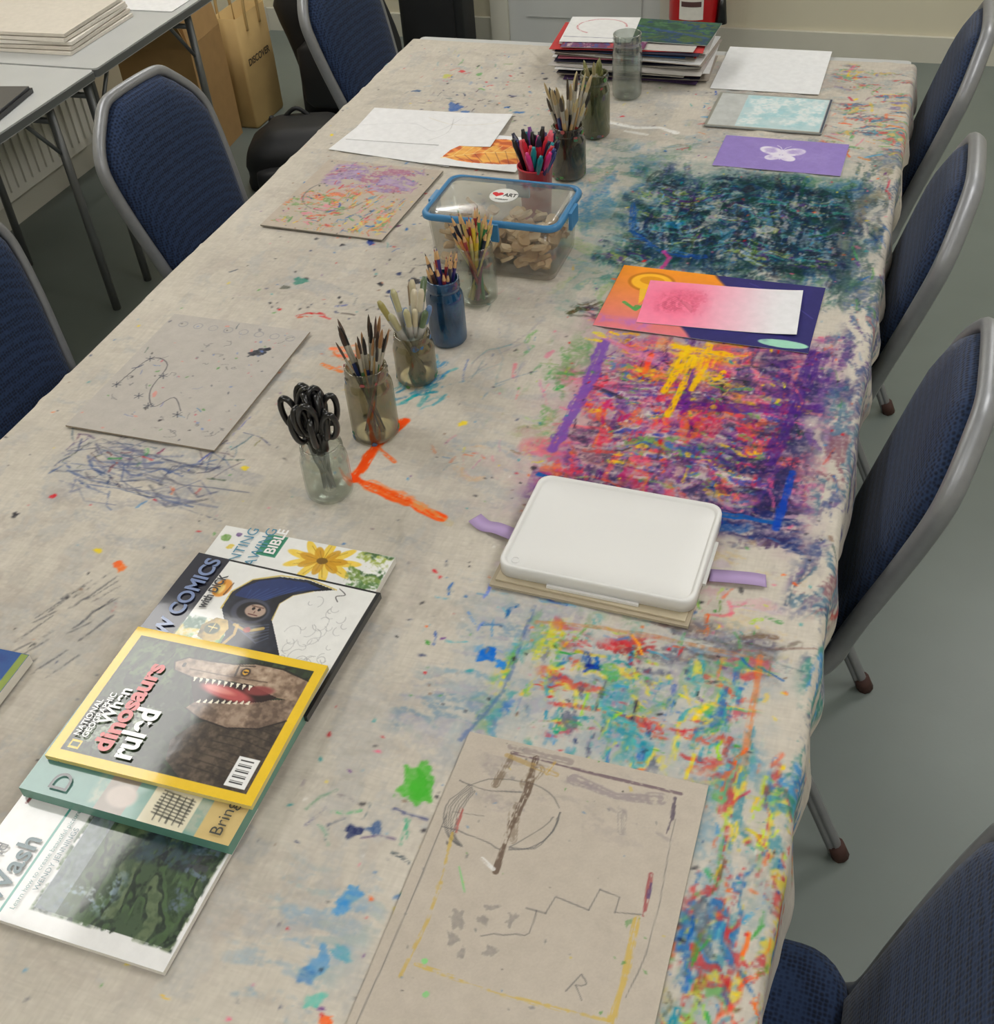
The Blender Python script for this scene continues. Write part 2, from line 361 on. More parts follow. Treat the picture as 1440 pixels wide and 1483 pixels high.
# ================================================================ CAMERA
f=1650; p=math.radians(41.49); r=math.radians(-5.18); th=math.radians(22)
F=Vector((0,math.cos(p),-math.sin(p))); R0=Vector((1,0,0)); U0=Vector((0,math.sin(p),math.cos(p)))
R=R0*math.cos(r)+U0*math.sin(r); U=-R0*math.sin(r)+U0*math.cos(r)
Mz=Matrix.Rotation(th,3,'Z'); R=Mz@R;U=Mz@U;F=Mz@F
cd=bpy.data.cameras.new('camera'); cd.sensor_fit='HORIZONTAL'; cd.sensor_width=36; cd.lens=36*f/1440; cd.clip_start=.02
co=bpy.data.objects.new('camera',cd); COL.objects.link(co)
co.matrix_world=Matrix(((R.x,U.x,-F.x,0),(R.y,U.y,-F.y,0),(R.z,U.z,-F.z,1.8),(0,0,0,1))); S.camera=co

# ================================================================ TABLES
M_ttop=solid('table_laminate',(186,188,188),.4,amt=.03)
M_tleg=solid('table_leg_metal',(120,122,122),.4,metal=.5)
def folding_table(x0,y0,x1,y1,h,ly,inx=.05,name='folding_table'):
    cy=(y0+y1)/2; e=empty(name,((x0+x1)/2,cy,0)); a=(x1-x0)/2;b_=(y1-y0)/2
    m=MB(); m.prism(rrect(-a,-b_,a,b_,.012),h-.025,h,(180,180,180)); m.obj('top',M_ttop,e)
    m=MB(); m.prism(rrect(-a-.002,-b_-.002,a+.002,b_+.002,.012),h-.022,h-.004,(180,180,180)); m.obj('edging',M_tleg,e)
    m=MB()
    for k,sy in((0,-1),(1,1)):
        y=ly[k]-cy
        for sx in(-1,1):
            x=sx*(a-inx); m.tube([(x*.97,y,h-.03),(x,y,.0)],.0125,(120,120,120))
            m.tube([(x*.97,y,h-.22),(x*.97,y-sy*.15,h-.035)],.006,(120,120,120))
        m.tube([(-(a-inx)*.97,y,h-.12),((a-inx)*.97,y,h-.12)],.009,(120,120,120)); m.tube([(-(a-inx)*.97,y,h-.035),((a-inx)*.97,y,h-.035)],.012,(120,120,120))
    m.obj('legs',M_tleg,e); return e
for xa,xb in((-1.25,-.628),(-.624,-.003)):
    folding_table(xa,-.3,xb,1.275,.745,(-.13,1.10)); folding_table(xa,1.279,xb,2.87,.745,(1.73,2.44))
folding_table(-2.80,1.05,-2.10,2.575,.72,(1.2,2.5),.12); folding_table(-2.80,2.585,-2.10,3.35,.72,(2.68,3.25),.12)

# ================================================================ CLOTH
cv=Cv(-1.40,-.3,.14,2.84,.0016,(194,187,175))
X,Y=cv.X,cv.Y
v=(fbm(X*6,Y*6,1,4)-.5)*20+(vn(X*700,Y*90,3)-.5)*11+(vn(X*90,Y*700,4)-.5)*11+(fbm(X*1.5,Y*1.5,8,2)-.5)*10
cv.C+=v[...,None]
BL=(45,95,160);SK=(95,150,190);TE=(40,140,145);RD=(190,50,55);OR=(225,105,55);YE=(225,200,60);GN=(85,145,75);LG=(170,205,70);PK=(220,125,145);PU=(105,65,125);LP=(150,125,175);BK=(55,53,56);NV=(42,50,85);WH=(222,220,216);DG=(48,72,60);GR=(130,128,130);BR=(110,80,62)
ALL=[BL,SK,TE,RD,OR,YE,GN,PK,PU,BK,NV,BR,GR,BK]
CL=(186,180,170)
cv.scum(-1.25,.3,-.1,2.8,[(170,166,160),(175,166,158),(162,164,166)],.36,.54,1,sc=.6)
cv.scum(-1.25,.3,-.1,2.8,[(162,156,146),(170,160,150),(150,154,162)],.34,.56,0,sc=.7)
# ---- zone 2 : dark green/navy block
cv.wash(-.64,1.70,-.0,2.32,(145,160,158),.5,7,.36,edge=.14)
cv.wash(-.52,1.78,-.01,2.24,(92,112,114),.65,9,.38,edge=.12)
cv.scum(-.68,1.86,-.38,2.32,[(110,150,170),(80,130,160),(125,142,155),(120,150,125)],.65,.45,1,.14)
cv.scum(-.66,1.70,-.40,1.95,[(125,165,120),(110,150,150),(150,170,125)],.6,.47,0,.12)
cv.scum(-.56,1.68,-.0,2.26,[(92,128,90),(70,112,105),(110,130,110),(60,100,130)],.65,.47,0,.14)
cv.scum(-.50,1.76,-.0,2.24,[(50,85,120),(65,108,125),(70,106,80),(80,80,116)],.7,.47,1,.12,.8)
for k in range(4):
    cv.scum(-.50,1.76,-.0,2.22,[(32,40,56),(40,56,60),(38,64,56),(52,74,84),(36,56,84),(48,46,54)],.75,.475,k%2,.12,.7+.3*k)
cv.scum(-.22,1.80,.0,2.16,[(38,44,56),(46,60,78),(42,54,56)],.65,.46,1,.08,1)
cv.scum(-.50,1.80,-.03,2.16,[(50,120,155),(70,140,125),(115,155,150),(100,70,120),(150,160,90),(180,190,190)],.75,.555,0,.08,1.5)
cv.scum(-.50,1.80,-.03,2.16,[(150,160,165),(110,150,175),(190,186,180),CL],.6,.565,1,.08,1.8)
cv.smudge(-.48,1.82,-.06,2.16,[DG,NV,BK,(35,75,95),(60,90,60)],50,(.003,.012),(.02,.08),(.35,.7))
cv.smudge(-.48,1.82,-.08,2.16,[WH,SK,(180,190,190),(90,150,170)],40,(.0015,.004),(.01,.035),(.4,.8))
cv.stroke([(-.33+.10*math.cos(a),1.95+.07*math.sin(a)) for a in np.linspace(2.6,7.4,26)],.009,(35,42,50),.4,.5)
cv.stroke([(-.47,2.03),(-.45,1.92),(-.38,1.86),(-.3,1.85)],.014,(40,85,155),.6,.48)
cv.stroke([(-.365,1.795),(-.36,1.84),(-.375,1.86)],.008,(205,80,140),.7,.4)
# ---- zone 1
cv.wash(-.50,1.08,-.0,1.68,(178,148,158),.6,7,.36,edge=.10)
cv.wash(-.46,1.10,-.0,1.64,(150,120,150),.5,9,.42,edge=.08)
cv.scum(-.56,1.22,-.36,1.60,[(120,150,100),(90,140,85),(150,150,110),(170,142,132)],.65,.49,1,.10)
cv.scum(-.46,1.14,-.02,1.64,[(205,130,148),(212,112,130),(180,105,138),(192,152,152)],.75,.45,0,.09)
cv.scum(-.42,1.14,-.02,1.62,[(112,70,128),(92,62,116),(130,92,142),(84,76,116)],.75,.48,1,.08)
cv.scum(-.42,1.13,-.02,1.60,[(70,62,88),(84,70,94),(60,60,80),(110,82,98)],.72,.495,0,.08,1.1)
cv.scum(-.42,1.16,-.04,1.58,[(198,70,85),(214,92,100),(214,115,70),(188,60,105)],.8,.535,1,.06,1.3)
cv.scum(-.40,1.16,-.04,1.56,[(222,198,65),(80,128,165),(122,168,92),(208,204,198),(72,90,162)],.75,.57,0,.06,1.6)
cv.scum(-.24,1.08,-.0,1.42,[(48,45,70),(60,55,78),(44,56,98),(76,60,88)],.85,.435,0,.09)
cv.scum(-.14,1.14,.0,1.64,[(70,54,108),(90,64,120),(60,60,92)],.8,.44,1,.07)
cv.scum(-.42,1.40,-.12,1.61,[(220,120,115),(228,148,85),(225,190,65),(232,150,152)],.75,.515,0,.07,1.2)
cv.scum(-.40,1.12,-.04,1.19,[(42,82,135),(60,60,94),(90,80,112)],.8,.455,0,.03,1.2)
cv.scum(-.44,1.12,-.02,1.62,[CL,(180,165,160),(190,175,172)],.5,.575,0,.06,1.4)
cv.smudge(-.42,1.17,-.05,1.58,[PK,(215,110,125),PU,(90,50,110),(60,50,70),(190,70,85),OR,BK],80,(.003,.011),(.015,.06),(.3,.7))
cv.smudge(-.41,1.2,-.06,1.58,[YE,(70,90,160),TE,WH,GN,RD,BK],60,(.0015,.005),(.008,.03),(.45,.85))
cv.smudge(-.54,1.30,-.42,1.52,[GN,(90,150,80),PK,LG],24,(.003,.010),(.01,.04),(.3,.6))
cv.stroke([(-.405,1.54),(-.40,1.42),(-.408,1.25)],.021,(125,92,160),.8,.42)
cv.stroke([(-.26,1.40),(-.17,1.41),(-.05,1.44)],.024,(98,52,124),.65,.44); cv.stroke([(-.24,1.38),(-.25,1.5),(-.25,1.55)],.012,(110,58,128),.65,.42)
cv.stroke([(-.10,1.30),(-.08,1.45),(-.07,1.58)],.024,(80,55,118),.65,.44); cv.stroke([(-.42,1.56),(-.3,1.50),(-.26,1.47)],.014,(208,145,175),.6,.44)
for a_,b_ in(((-.29,1.555),(-.20,1.55)),((-.27,1.56),(-.28,1.43)),((-.235,1.57),(-.24,1.44)),((-.255,1.53),(-.262,1.37)),((-.20,1.50),(-.215,1.47))): cv.stroke([a_,((a_[0]+b_[0])/2+.004,(a_[1]+b_[1])/2),b_],.013,(222,184,45),.88,.43)
cv.scum(-.30,1.46,-.19,1.58,[(225,190,60),(215,170,60)],.75,.5,1,.02,1.2)
cv.smudge(-.45,1.54,-.37,1.585,[YE,(235,180,50)],9,(.005,.01),(.01,.03))
cv.stroke([(-.41,1.19),(-.3,1.175),(-.15,1.17),(-.07,1.17)],.009,(40,95,150),.85,.43); cv.stroke([(-.07,1.16),(-.065,1.28)],.011,(45,82,160),.8,.43)
cv.smudge(-.5,1.60,-.42,1.66,[BK,(70,70,70)],16,(.006,.014),(.02,.05),(.4,.7),ang=0)
cv.scum(-.58,1.60,-.38,1.80,[(130,165,110),(150,180,120),(110,150,140),(150,160,150)],.5,.48,1,.06)
# ---- around the lid
cv.scum(-.45,.93,-.02,1.17,[(205,155,165),(188,168,188),(205,180,130),(152,135,152)],.5,.5,0,.05)
cv.scum(-.20,.885,-.02,.975,[(98,84,80),(116,95,88),(84,78,92),(76,68,68)],.78,.46,0,.03)
cv.smudge(-.18,.90,-.04,.96,[(95,80,75),(80,75,90),BR,(70,60,60)],16,(.003,.010),(.03,.08),(.35,.6),ang=0)
cv.smudge(-.16,.93,-.05,1.02,[YE,OR,LG,GN,PK],22,(.002,.006),(.01,.03),(.5,.9))
cv.smudge(-.40,.945,-.30,.98,[BL,SK],8,(.004,.008),(.02,.05),ang=0)
# ---- zone 3
cv.wash(-.44,.68,-.0,1.0,(168,178,182),.45,10,.42,edge=.06)
cv.scum(-.46,.70,-.0,.98,[(125,156,175),(145,160,170),(152,152,172),(118,142,160)],.58,.495,0,.07)
cv.scum(-.38,.70,-.0,.96,[(95,142,168),(80,150,150),(132,158,125),(158,150,167)],.62,.53,1,.06,1.2)
cv.scum(-.36,.70,-.02,.94,[(185,75,72),(198,102,80),(208,188,90),(100,162,98),(185,100,108)],.78,.55,0,.06,1.3)
cv.scum(-.36,.70,-.02,.94,[(66,112,168),(70,156,162),(212,200,88),(96,96,112)],.72,.565,1,.06,1.6)
cv.scum(-.36,.80,-.26,.94,[(202,195,80),(126,175,88),(218,188,70),(92,148,102)],.78,.51,1,.03,1.2)
cv.scum(-.31,.855,-.17,.93,[(182,50,58),(194,65,64),(148,64,64)],.82,.485,0,.03,1.1)
cv.scum(-.26,.755,-.15,.815,[(54,156,162),(76,172,174),(66,140,150)],.82,.465,0,.02,1.1)
cv.smudge(-.34,.72,-.03,.93,[RD,OR,YE,GN,SK,TE,BL,LG,BK],64,(.0015,.006),(.01,.035),(.4,.85))
cv.smudge(-.26,.85,-.24,.87,[BL,(40,60,140)],8,(.005,.01),(.01,.02))
cv.stroke([(-.33,.915),(-.2,.93),(-.05,.925)],.006,(190,130,85),.5,.5); cv.stroke([(-.055,.93),(-.05,.8),(-.045,.74)],.009,(212,125,72),.55,.5)
cv.stroke([(-.34,.94),(-.335,.8),(-.36,.72)],.007,(90,110,150),.5,.5)
cv.smudge(-.48,.84,-.36,.97,[SK,BL,(120,160,190)],16,(.002,.005),(.01,.03),(.5,.9))
cv.blob(-.37,.85,.012,(45,110,185),.95,1); cv.blob(-.35,.838,.007,(60,130,200),.9,1)
# ---- zone 4 (right strip, near)
cv.wash(-.12,.3,.06,.78,(165,176,174),.4,12,.42,edge=.03)
cv.scum(-.11,.28,.05,.80,[(120,152,170),(148,165,170),(130,152,152),(152,150,142)],.55,.49,1,.03)
cv.scum(-.10,.28,.05,.80,[(75,130,178),(195,112,78),(122,162,105),(180,84,80),(205,188,90),(95,142,150)],.78,.545,1,.03,1.2)
cv.scum(-.09,.28,.05,.80,[(92,102,112),(64,112,162),(186,74,72),(162,190,88)],.72,.57,1,.03,1.6)
cv.smudge(-.085,.34,.01,.78,[SK,BL,OR,RD,LG,GN,YE,TE,BR],70,(.002,.006),(.01,.035),(.4,.85),ang=1.45)
cv.smudge(-.035,.66,-.01,.74,[(195,215,60),(180,205,80)],9,(.003,.007),(.015,.03),(.6,.9),ang=1.3)
cv.scum(-.02,.72,.08,1.05,[(52,114,168),(75,132,178),(66,122,116),(95,104,122)],.74,.465,1,.02,1.1)
cv.scum(-.06,1.0,.08,1.8,[(92,74,116),(66,75,112),(112,103,122),(74,102,122),(122,86,95)],.68,.475,1,.04,1.1)
cv.scum(-.10,1.7,.08,2.4,[(66,85,80),(85,102,97),(76,90,112),(112,112,108),(131,122,103)],.63,.485,1,.05,1.1)
cv.smudge(-.05,1.0,.06,2.3,[PU,NV,BL,GN,RD,(70,80,90)],60,(.002,.007),(.02,.05),(.3,.6),ang=1.55)
# ---- far right
cv.scum(-.46,2.26,.06,2.82,[(150,150,150),(165,160,150),(140,150,155),(160,145,140)],.5,.5,0,.06)
cv.scum(-.18,2.28,.06,2.82,[(120,108,108),(84,120,142),(182,94,86),(112,150,122),(195,168,98),(132,120,150)],.74,.52,0,.05,1.2)
cv.smudge(-.18,2.28,-.02,2.80,[RD,OR,GN,BL,TE,YE,(120,100,90),SK,PK],50,(.0025,.008),(.015,.045),(.35,.7))
cv.smudge(-.45,2.28,-.38,2.62,[BL,GN,RD,SK,OR],24,(.002,.006),(.01,.03))
cv.scum(-.66,2.12,-.38,2.36,[(120,145,160),(110,130,120),(140,150,150)],.5,.5,0,.06)
cv.stroke([(-.62,2.40),(-.55,2.38),(-.50,2.39),(-.46,2.37)],.014,(226,224,220),.9,.42); cv.stroke([(-.57,2.36),(-.52,2.35)],.010,(226,224,220),.8,.42)
# orange bracket
for o_ in(0,.004): cv.stroke([(-.652+o_,1.265),(-.668+o_,1.2),(-.672+o_,1.115)],.013,(230,95,42),.9,.41)
cv.stroke([(-.66,1.19),(-.625,1.165)],.008,(226,115,65),.8,.43)
cv.stroke([(-.678,1.12),(-.60,1.095),(-.515,1.07)],.017,(232,92,38),.92,.40); cv.stroke([(-.64,1.11),(-.55,1.085)],.026,(230,130,80),.6,.5); cv.stroke([(-.56,1.088),(-.50,1.062)],.012,(190,175,130),.5,.5)
cv.smudge(-.70,1.28,-.62,1.42,[(40,120,155),(60,140,170),TE],36,(.003,.010),(.015,.05),(.3,.7),ang=1.2)
cv.smudge(-.60,1.28,-.5,1.55,[BL,(110,130,150),(150,150,160)],18,(.002,.004),(.03,.09),(.4,.7),ang=1.4)
cv.scum(-.60,1.14,-.40,1.28,[(200,150,155),(210,165,120),(150,160,175)],.5,.53,0,.04,1.3)
cv.smudge(-.58,1.16,-.42,1.26,[(200,140,150),PK,OR,YE,(120,140,170)],18,(.002,.005),(.01,.03),(.3,.7))
cv.smudge(-.88,1.36,-.80,1.44,[(228,135,80),(215,110,65)],9,(.006,.011),(.02,.05),ang=0)
cv.smudge(-.97,1.50,-.9,1.53,[(190,60,55)],5,(.004,.007),(.02,.035),ang=-.1)
for i in range(70):
    x,y=rng.uniform(-1.14,-.90),rng.uniform(1.0,1.10); a=rng.normal(0,.5); l=rng.uniform(.03,.13)
    cv.stroke([(x,y),(x+l/2*math.cos(a),y+l/2*math.sin(a)+rng.normal(0,.012)),(x+l*math.cos(a),y+l*math.sin(a)*.5)],rng.uniform(.0015,.006),[(80,84,108),(95,95,102),(108,112,136),(70,85,125)][i%4],.5,.49)
cv.smudge(-1.16,1.02,-1.02,1.12,[(60,65,90),(80,80,85)],26,(.0015,.004),(.02,.07),(.4,.7))
cv.smudge(-.93,1.04,-.85,1.18,[(60,65,90),(80,80,85),(70,90,150)],20,(.0015,.004),(.02,.06),(.4,.7))
cv.smudge(-1.10,1.0,-.88,1.12,[GN,(110,60,60),OR,RD],10,(.003,.007),(.01,.02))
cv.scum(-1.1,.95,-.8,1.12,[(150,150,158),(140,140,150)],.4,.5,0,.04,1.2)
for i in range(22):
    x,y=rng.uniform(-.98,-.88),rng.uniform(.62,.80); cv.stroke([(x,y),(x+.02,y+rng.uniform(.02,.06))],.0028,(75,75,80),.5,.5)
for x,y,r_,c in((-.39,.652,.015,(90,165,70)),(-.376,.645,.012,(90,165,70)),(-.915,.87,.007,OR),(-.905,.865,.005,(240,120,60)),(-.955,.885,.005,YE),(-.99,2.42,.016,(80,105,155)),(-.96,2.40,.009,(80,110,160)),
  (-1.12,2.5,.008,(90,105,130)),(-.96,1.83,.008,(80,120,170)),(-.93,1.78,.007,(50,65,130)),(-.95,1.87,.006,BL),(-.90,1.85,.005,(90,50,80)),(-.98,1.76,.005,BK),(-.93,1.88,.006,TE),
  (-.79,1.66,.008,BK),(-.85,1.64,.006,BK),(-.83,1.68,.005,NV),(-1.0,1.62,.010,(80,130,115)),(-1.02,1.59,.007,(100,100,90)),(-1.08,2.6,.010,(190,190,110)),(-1.05,2.63,.007,(190,80,80)),(-1.0,2.62,.008,(120,160,110)),
  (-.43,.575,.007,NV),(-.41,.585,.007,(80,100,135)),(-.40,.505,.009,(90,145,190)),(-.405,.49,.007,(90,145,190)),(-.40,.43,.010,(95,145,185)),(-.41,.415,.008,(80,120,165)),(-.385,.445,.007,(95,160,170)),(-.39,.395,.007,(120,185,170)),
  (-.37,.38,.006,OR),(-1.09,.97,.004,RD),(-1.12,.92,.005,BK),(-.83,2.62,.005,BK),(-.75,2.6,.005,OR),(-.84,1.1,.005,YE),(-.56,1.28,.006,YE)):
    cv.blob(x,y,r_,c,.85,1.0,rng.uniform(1,1.6),rng.uniform(0,3))
cv.scum(-.50,.28,-.36,.54,[(128,160,186),(142,163,180),(150,170,172)],.55,.525,0,.03,1.3)
cv.smudge(-.5,.55,-.36,.62,[(120,120,130),NV,(90,150,120)],12,(.002,.005),(.02,.04),(.3,.7))
cv.smudge(-.9,1.48,-.7,1.72,[BK,NV,(80,80,85),(90,110,140)],24,(.0015,.005),(.01,.03),(.3,.7))
cv.smudge(-1.18,2.5,-.9,2.78,[(190,190,110),GN,RD,SK,OR,GR],26,(.003,.007),(.01,.03),(.25,.55))
cv.smudge(-1.15,2.38,-.8,2.52,[BK,NV,GR],24,(.002,.005),(.008,.02),(.4,.8))
cv.smudge(-1.22,.3,-.4,2.8,ALL,80,(.0015,.004),(.006,.022),(.25,.6))
cv.speck(-1.3,.3,.05,2.8,ALL+[BK,BK,GR,WH],850,(.0007,.0020))
cv.speck(-.5,.3,.0,2.3,ALL+[BK,WH],600,(.0007,.0024))
cv.speck(-1.1,1.5,-.75,2.7,[BK,NV,BL,BK,RD],200,(.001,.0030))
cv.gain((190,183,172),1.15,22)
def drape():
    ov=.085; us=np.linspace(-1.255-ov,.0+ov,640)
    vs=np.concatenate([np.arange(-.3,.3,.02),np.arange(.3,1.2,.0018),np.arange(1.2,2.83,.0029)])
    Ux,Vy=np.meshgrid(us,vs); C=cv.sample(Ux,Vy)
    r_=.012
    def side(s):
        q=r_*pi/2; a=np.clip(s,0,q)/r_
        x=r_*np.sin(a); z=-r_*(1-np.cos(a))-np.clip(s-q,0,None); return x,z
    xr,zr=side(np.clip(Ux-0,0,None)); xl,zl=side(np.clip(-1.255-Ux,0,None))
    Xx=np.clip(Ux,-1.255,0)+xr-xl; Z=zr+zl
    hang=np.clip(-Z/.06,0,1)
    Xx+=np.where(Ux>-.6,1,-1)*hang*(.006+.006*np.sin(Vy*34+2*np.sin(Vy*7))+.004*vn(Vy*30,Vy*0,5))
    Z-=.02*hang*vn(Vy*9,Vy*0,3)
    flat=1-hang
    w=(fbm(Ux*5+1.5*Vy,Vy*4,21,3)-.5)*.005
    rd=1-np.abs(2*fbm((Ux+.5*Vy)*7,(Vy-.3*Ux)*5,31,3)-1); w+=.0028*np.clip((rd-.84)/.16,0,1)
    for fx in(-.30,-.94): w+=.0014*np.exp(-((Ux-fx-.01*vn(Vy*3,Vy*0,7))/.005)**2)
    for fy in(.66,1.17,1.70,2.24): w+=.0014*np.exp(-((Vy-fy-.01*vn(Ux*4,Ux*0,9))/.005)**2)
    w+=.003*np.exp(-((Ux+.785-.01*np.sin(Vy*9))/.006)**2)*((Vy>.95)&(Vy<1.24))
    Z=.7495+Z+flat*np.clip(w+.0018,.0,.0048)
    return np.stack([Xx,Vy,Z],-1),C
P,C=drape()
M_cloth=vcmat('canvas_dust_sheet',.9,bump=.45,bscale=7,spec=.15,amt=.03)
nt=M_cloth.node_tree; bpn=[n for n in nt.nodes if n.type=='BUMP'][0]; bpn.inputs['Distance'].default_value=.035
gridmesh('paint_stained_tablecloth',P,C,M_cloth)
ZC=.7545
# ================================================================ CHAIRS
M_fab=fabricmat('blue_upholstery',(42,60,94),(20,29,50))
M_frame=solid('grey_hammered_frame',(142,144,148),.4,metal=.4,amt=.05,scale=60,bump=.1,bscale=400)
M_rub=solid('rubber_foot',(70,45,40),.8)
def make_chair():
    prof=[(.016,.004),(.016,-.004),(.011,-.010),(.004,-.012),(.002,-.0095),(-.002,-.0095),(-.004,-.012),(-.011,-.010),(-.016,-.004),(-.016,.004),(-.011,.010),(-.004,.012),(.004,.012),(.011,.010)]
    def bp(y,t):
        return Vector((-.20-.02*math.sin(min(t/.44,1)*pi*.5)-.10*(t/.44)**1.15,y,.47+t*1.0))
    hw=[(.02,.150),(.10,.162),(.20,.178),(.28,.186),(.330,.184),(.370,.164),(.41,.126),(.434,.094),(.44,.05)]
    up=[bp(w_,t) for t,w_ in hw]
    half=[Vector((.235,.185,0)),Vector((.225,.187,.2)),Vector((.215,.188,.36)),Vector((.19,.188,.405)),Vector((.14,.188,.418)),Vector((0,.186,.418)),Vector((-.12,.175,.420)),Vector((-.17,.165,.430)),Vector((-.193,.156,.455))]+up
    full=half+[Vector((half_[0],-half_[1],half_[2])) for half_ in reversed(half)]
    path=smoothpath(full,5)
    fr=MB(); fr.sweep(path,prof,(128,130,134),0,n1=(1,0,0))
    for s in(-1,1):
        fr.sweep(smoothpath([(-.06,.18*s,.415),(-.10,.182*s,.39),(-.17,.187*s,.22),(-.265,.195*s,.0)],5),[(u*.8,v_*.9) for u,v_ in prof],(128,130,134),0,n1=(1,0,0))
    fr.tube([(-.15,.183,.28),(-.15,-.183,.28)],.009,(128,130,134)); fr.tube([(.18,.186,.39),(.18,-.186,.39)],.009,(128,130,134)); fr.tube([(-.12,.176,.42),(-.12,-.176,.42)],.010,(128,130,134))
    for s in(-1,1):
        fr.rod((.235,.185*s,-.0),(.234,.185*s,.03),[(0,.017,(70,45,40)),(1,.017,(70,45,40))],10,1); fr.rod((-.268,.195*s,0),(-.256,.194*s,.03),[(0,.016,(70,45,40)),(1,.015,(70,45,40))],10,1)
    ol=[(w_-.012,t) for t,w_ in hw]; out=[(w_,t) for w_,t in [(.138,.0)]+ol]; out=out+[(-a,b_) for a,b_ in reversed(out)]
    dn=[]
    for i in range(len(out)):
        a=out[i];b_=out[(i+1)%len(out)]
        for k in range(3): dn.append((a[0]+(b_[0]-a[0])*k/3,a[1]+(b_[1]-a[1])*k/3))
    cs=MB()
    def pl(y,t,d): v_=bp(y,max(t,0)); return (v_.x+d,v_.y,v_.z+(t if t<0 else 0))
    cs.rings(dn,[(.3,-.016),(.85,-.015),(.97,-.012),(1.0,-.004),(1.0,.006),(.985,.016),(.95,.026),(.85,.034),(.6,.040),(.3,.042),(.08,.042)],pl,(36,58,98))
    so=rrect(-.185,-.195,.235,.195,.06,6)
    cs.rings(so,[(.9,.425),(.98,.43),(1.0,.442),(1.0,.462),(.98,.476),(.92,.486),(.75,.492),(.4,.495),(.1,.495)],lambda x,y,d:(x,y,d),(36,58,98))
    return fr,cs
frm,csm=make_chair(); fr0=frm.obj('frame',[M_frame,M_rub]); cs0=csm.obj('upholstery',M_fab); frd,csd=fr0.data,cs0.data
first=True
for x,y,a in((-.075,.545,180),(-.158,1.38,179),(-.190,1.985,180),(-.180,2.69,180),(-1.345,1.365,-6),(-1.275,2.03,-5),(-1.235,2.93,-4)):
    e=empty('banquet_chair',(x,y,0),math.radians(a))
    if first: a_,b_=fr0,cs0; first=False
    else:
        a_=bpy.data.objects.new('frame',frd); b_=bpy.data.objects.new('upholstery',csd); COL.objects.link(a_); COL.objects.link(b_)
    a_.parent=e; b_.parent=e

# ================================================================ JARS
G_clear=clearmat('jar_glass',(243,246,243),.10,.015); G_murky=clearmat('jar_glass_murky',(222,218,202),.10,.06,(150,146,124)); G_green=clearmat('jar_glass_painted_green',(195,198,176),.10,.16,(125,128,95)); G_blue=clearmat('jar_glass_painted_blue',(120,170,200),.10,.35,(35,95,140)); G_dark=clearmat('jar_glass_dirty',(188,186,172),.10,.15,(90,90,84))
def jar(name,x,y,r_,h,mat,neck=.82,residue=None):
    e=empty(name,(x,y,ZC))
    o=[(r_*.3,.0),(r_*.88,.0),(r_*.98,.004),(r_,.012),(r_,h*.68),(r_*.97,h*.75),(r_*(neck+.02),h*.82),(r_*neck,h*.85),(r_*(neck+.07),h*.87),(r_*neck,h*.89),(r_*(neck+.07),h*.93),(r_*neck,h*.95),(r_*(neck+.05),h*.985),(r_*(neck+.02),h)]
    i=[(max(a-.0022,.001),max(b_,.005)) for a,b_ in reversed(o)]
    m=MB(); m.lathe(o+i,None,(230,230,230),32); m.obj('glass',mat,e)
    if residue:
        m=MB(); rr=random.Random(int(x*1000)+7)
        for k in range(26):
            a_=rr.uniform(0,2*pi); zz=h*rr.uniform(.02,.12) if k%2 else h*rr.uniform(.80,.98); q=r_*(.97 if k%2 else neck+.055)+.0008; s_=rr.uniform(.002,.006)
            M_=Matrix.Translation((q*math.cos(a_),q*math.sin(a_),zz))@Matrix.Rotation(a_,4,'Z')@Matrix.Rotation(pi/2,4,'Y')
            m.prism([(s_*rr.uniform(.5,1)*math.cos(t),s_*1.3*rr.uniform(.5,1)*math.sin(t)) for t in np.linspace(0,2*pi,9)[:-1]],-.0002,.0004,rr.choice(residue),M=M_)
        m.obj('paint_drips',M_vc,e)
    return e
WD=[(150,40,40),(60,60,60),(180,140,80),(40,60,120),(120,80,50),(30,30,32),(190,160,110),(60,110,70)]
def spray(n,r_,h,lens,fan,seed):
    rr=random.Random(seed); o=[]
    for i in range(n):
        a=rr.uniform(0,2*pi); q=math.sqrt(rr.random()); a2=a+pi+rr.uniform(-.8,.8)
        b0=Vector((r_*.55*q*math.cos(a2),r_*.55*q*math.sin(a2),.006)); tp=Vector((r_*.72*q*math.cos(a),r_*.72*q*math.sin(a),h)); d=(tp-b0).normalized()
        o.append((b0,b0+d*rr.uniform(*lens)*1.0,rr))
    return o
def brushes(e,n,r_,h,lens,seed,cols=WD,thick=.0028,br=((60,45,35),(30,28,28),(150,110,70),(90,70,60))):
    m=MB()
    for b0,t,rr in spray(n,r_,h,lens,1,seed):
        hc=rr.choice(cols); bc=rr.choice(br); fc=(170,165,150); w_=rr.uniform(.7,1.5)*thick*.75
        m.rod(b0,t,[(0,w_*.5,hc),(.3,w_,hc),(.62,w_*1.15,hc),(.66,w_*1.0,hc),(.665,w_*1.05,fc),(.82,w_*1.15,fc),(.825,w_*1.0,bc),(.9,w_*1.25,bc),(.97,w_*.7,bc),(1,w_*.1,bc)],8)
    m.obj('brushes',M_gloss,e)
def pencils(e,n,r_,h,lens,seed,cols):
    m=MB()
    for b0,t,rr in spray(n,r_,h,lens,1,seed):
        c=rr.choice(cols); w_=.0034; wd=(205,165,115)
        m.rod(b0,t,[(0,w_,c),(.88,w_,c),(.885,w_*.97,wd),(.97,w_*.35,wd),(.972,w_*.3,c),(1,w_*.05,c)],6)
    m.obj('pencils',M_gloss,e)
e=jar('scissors_jar',-.69,1.08,.034,.088,G_clear)
m=MB(); rr=random.Random(3)
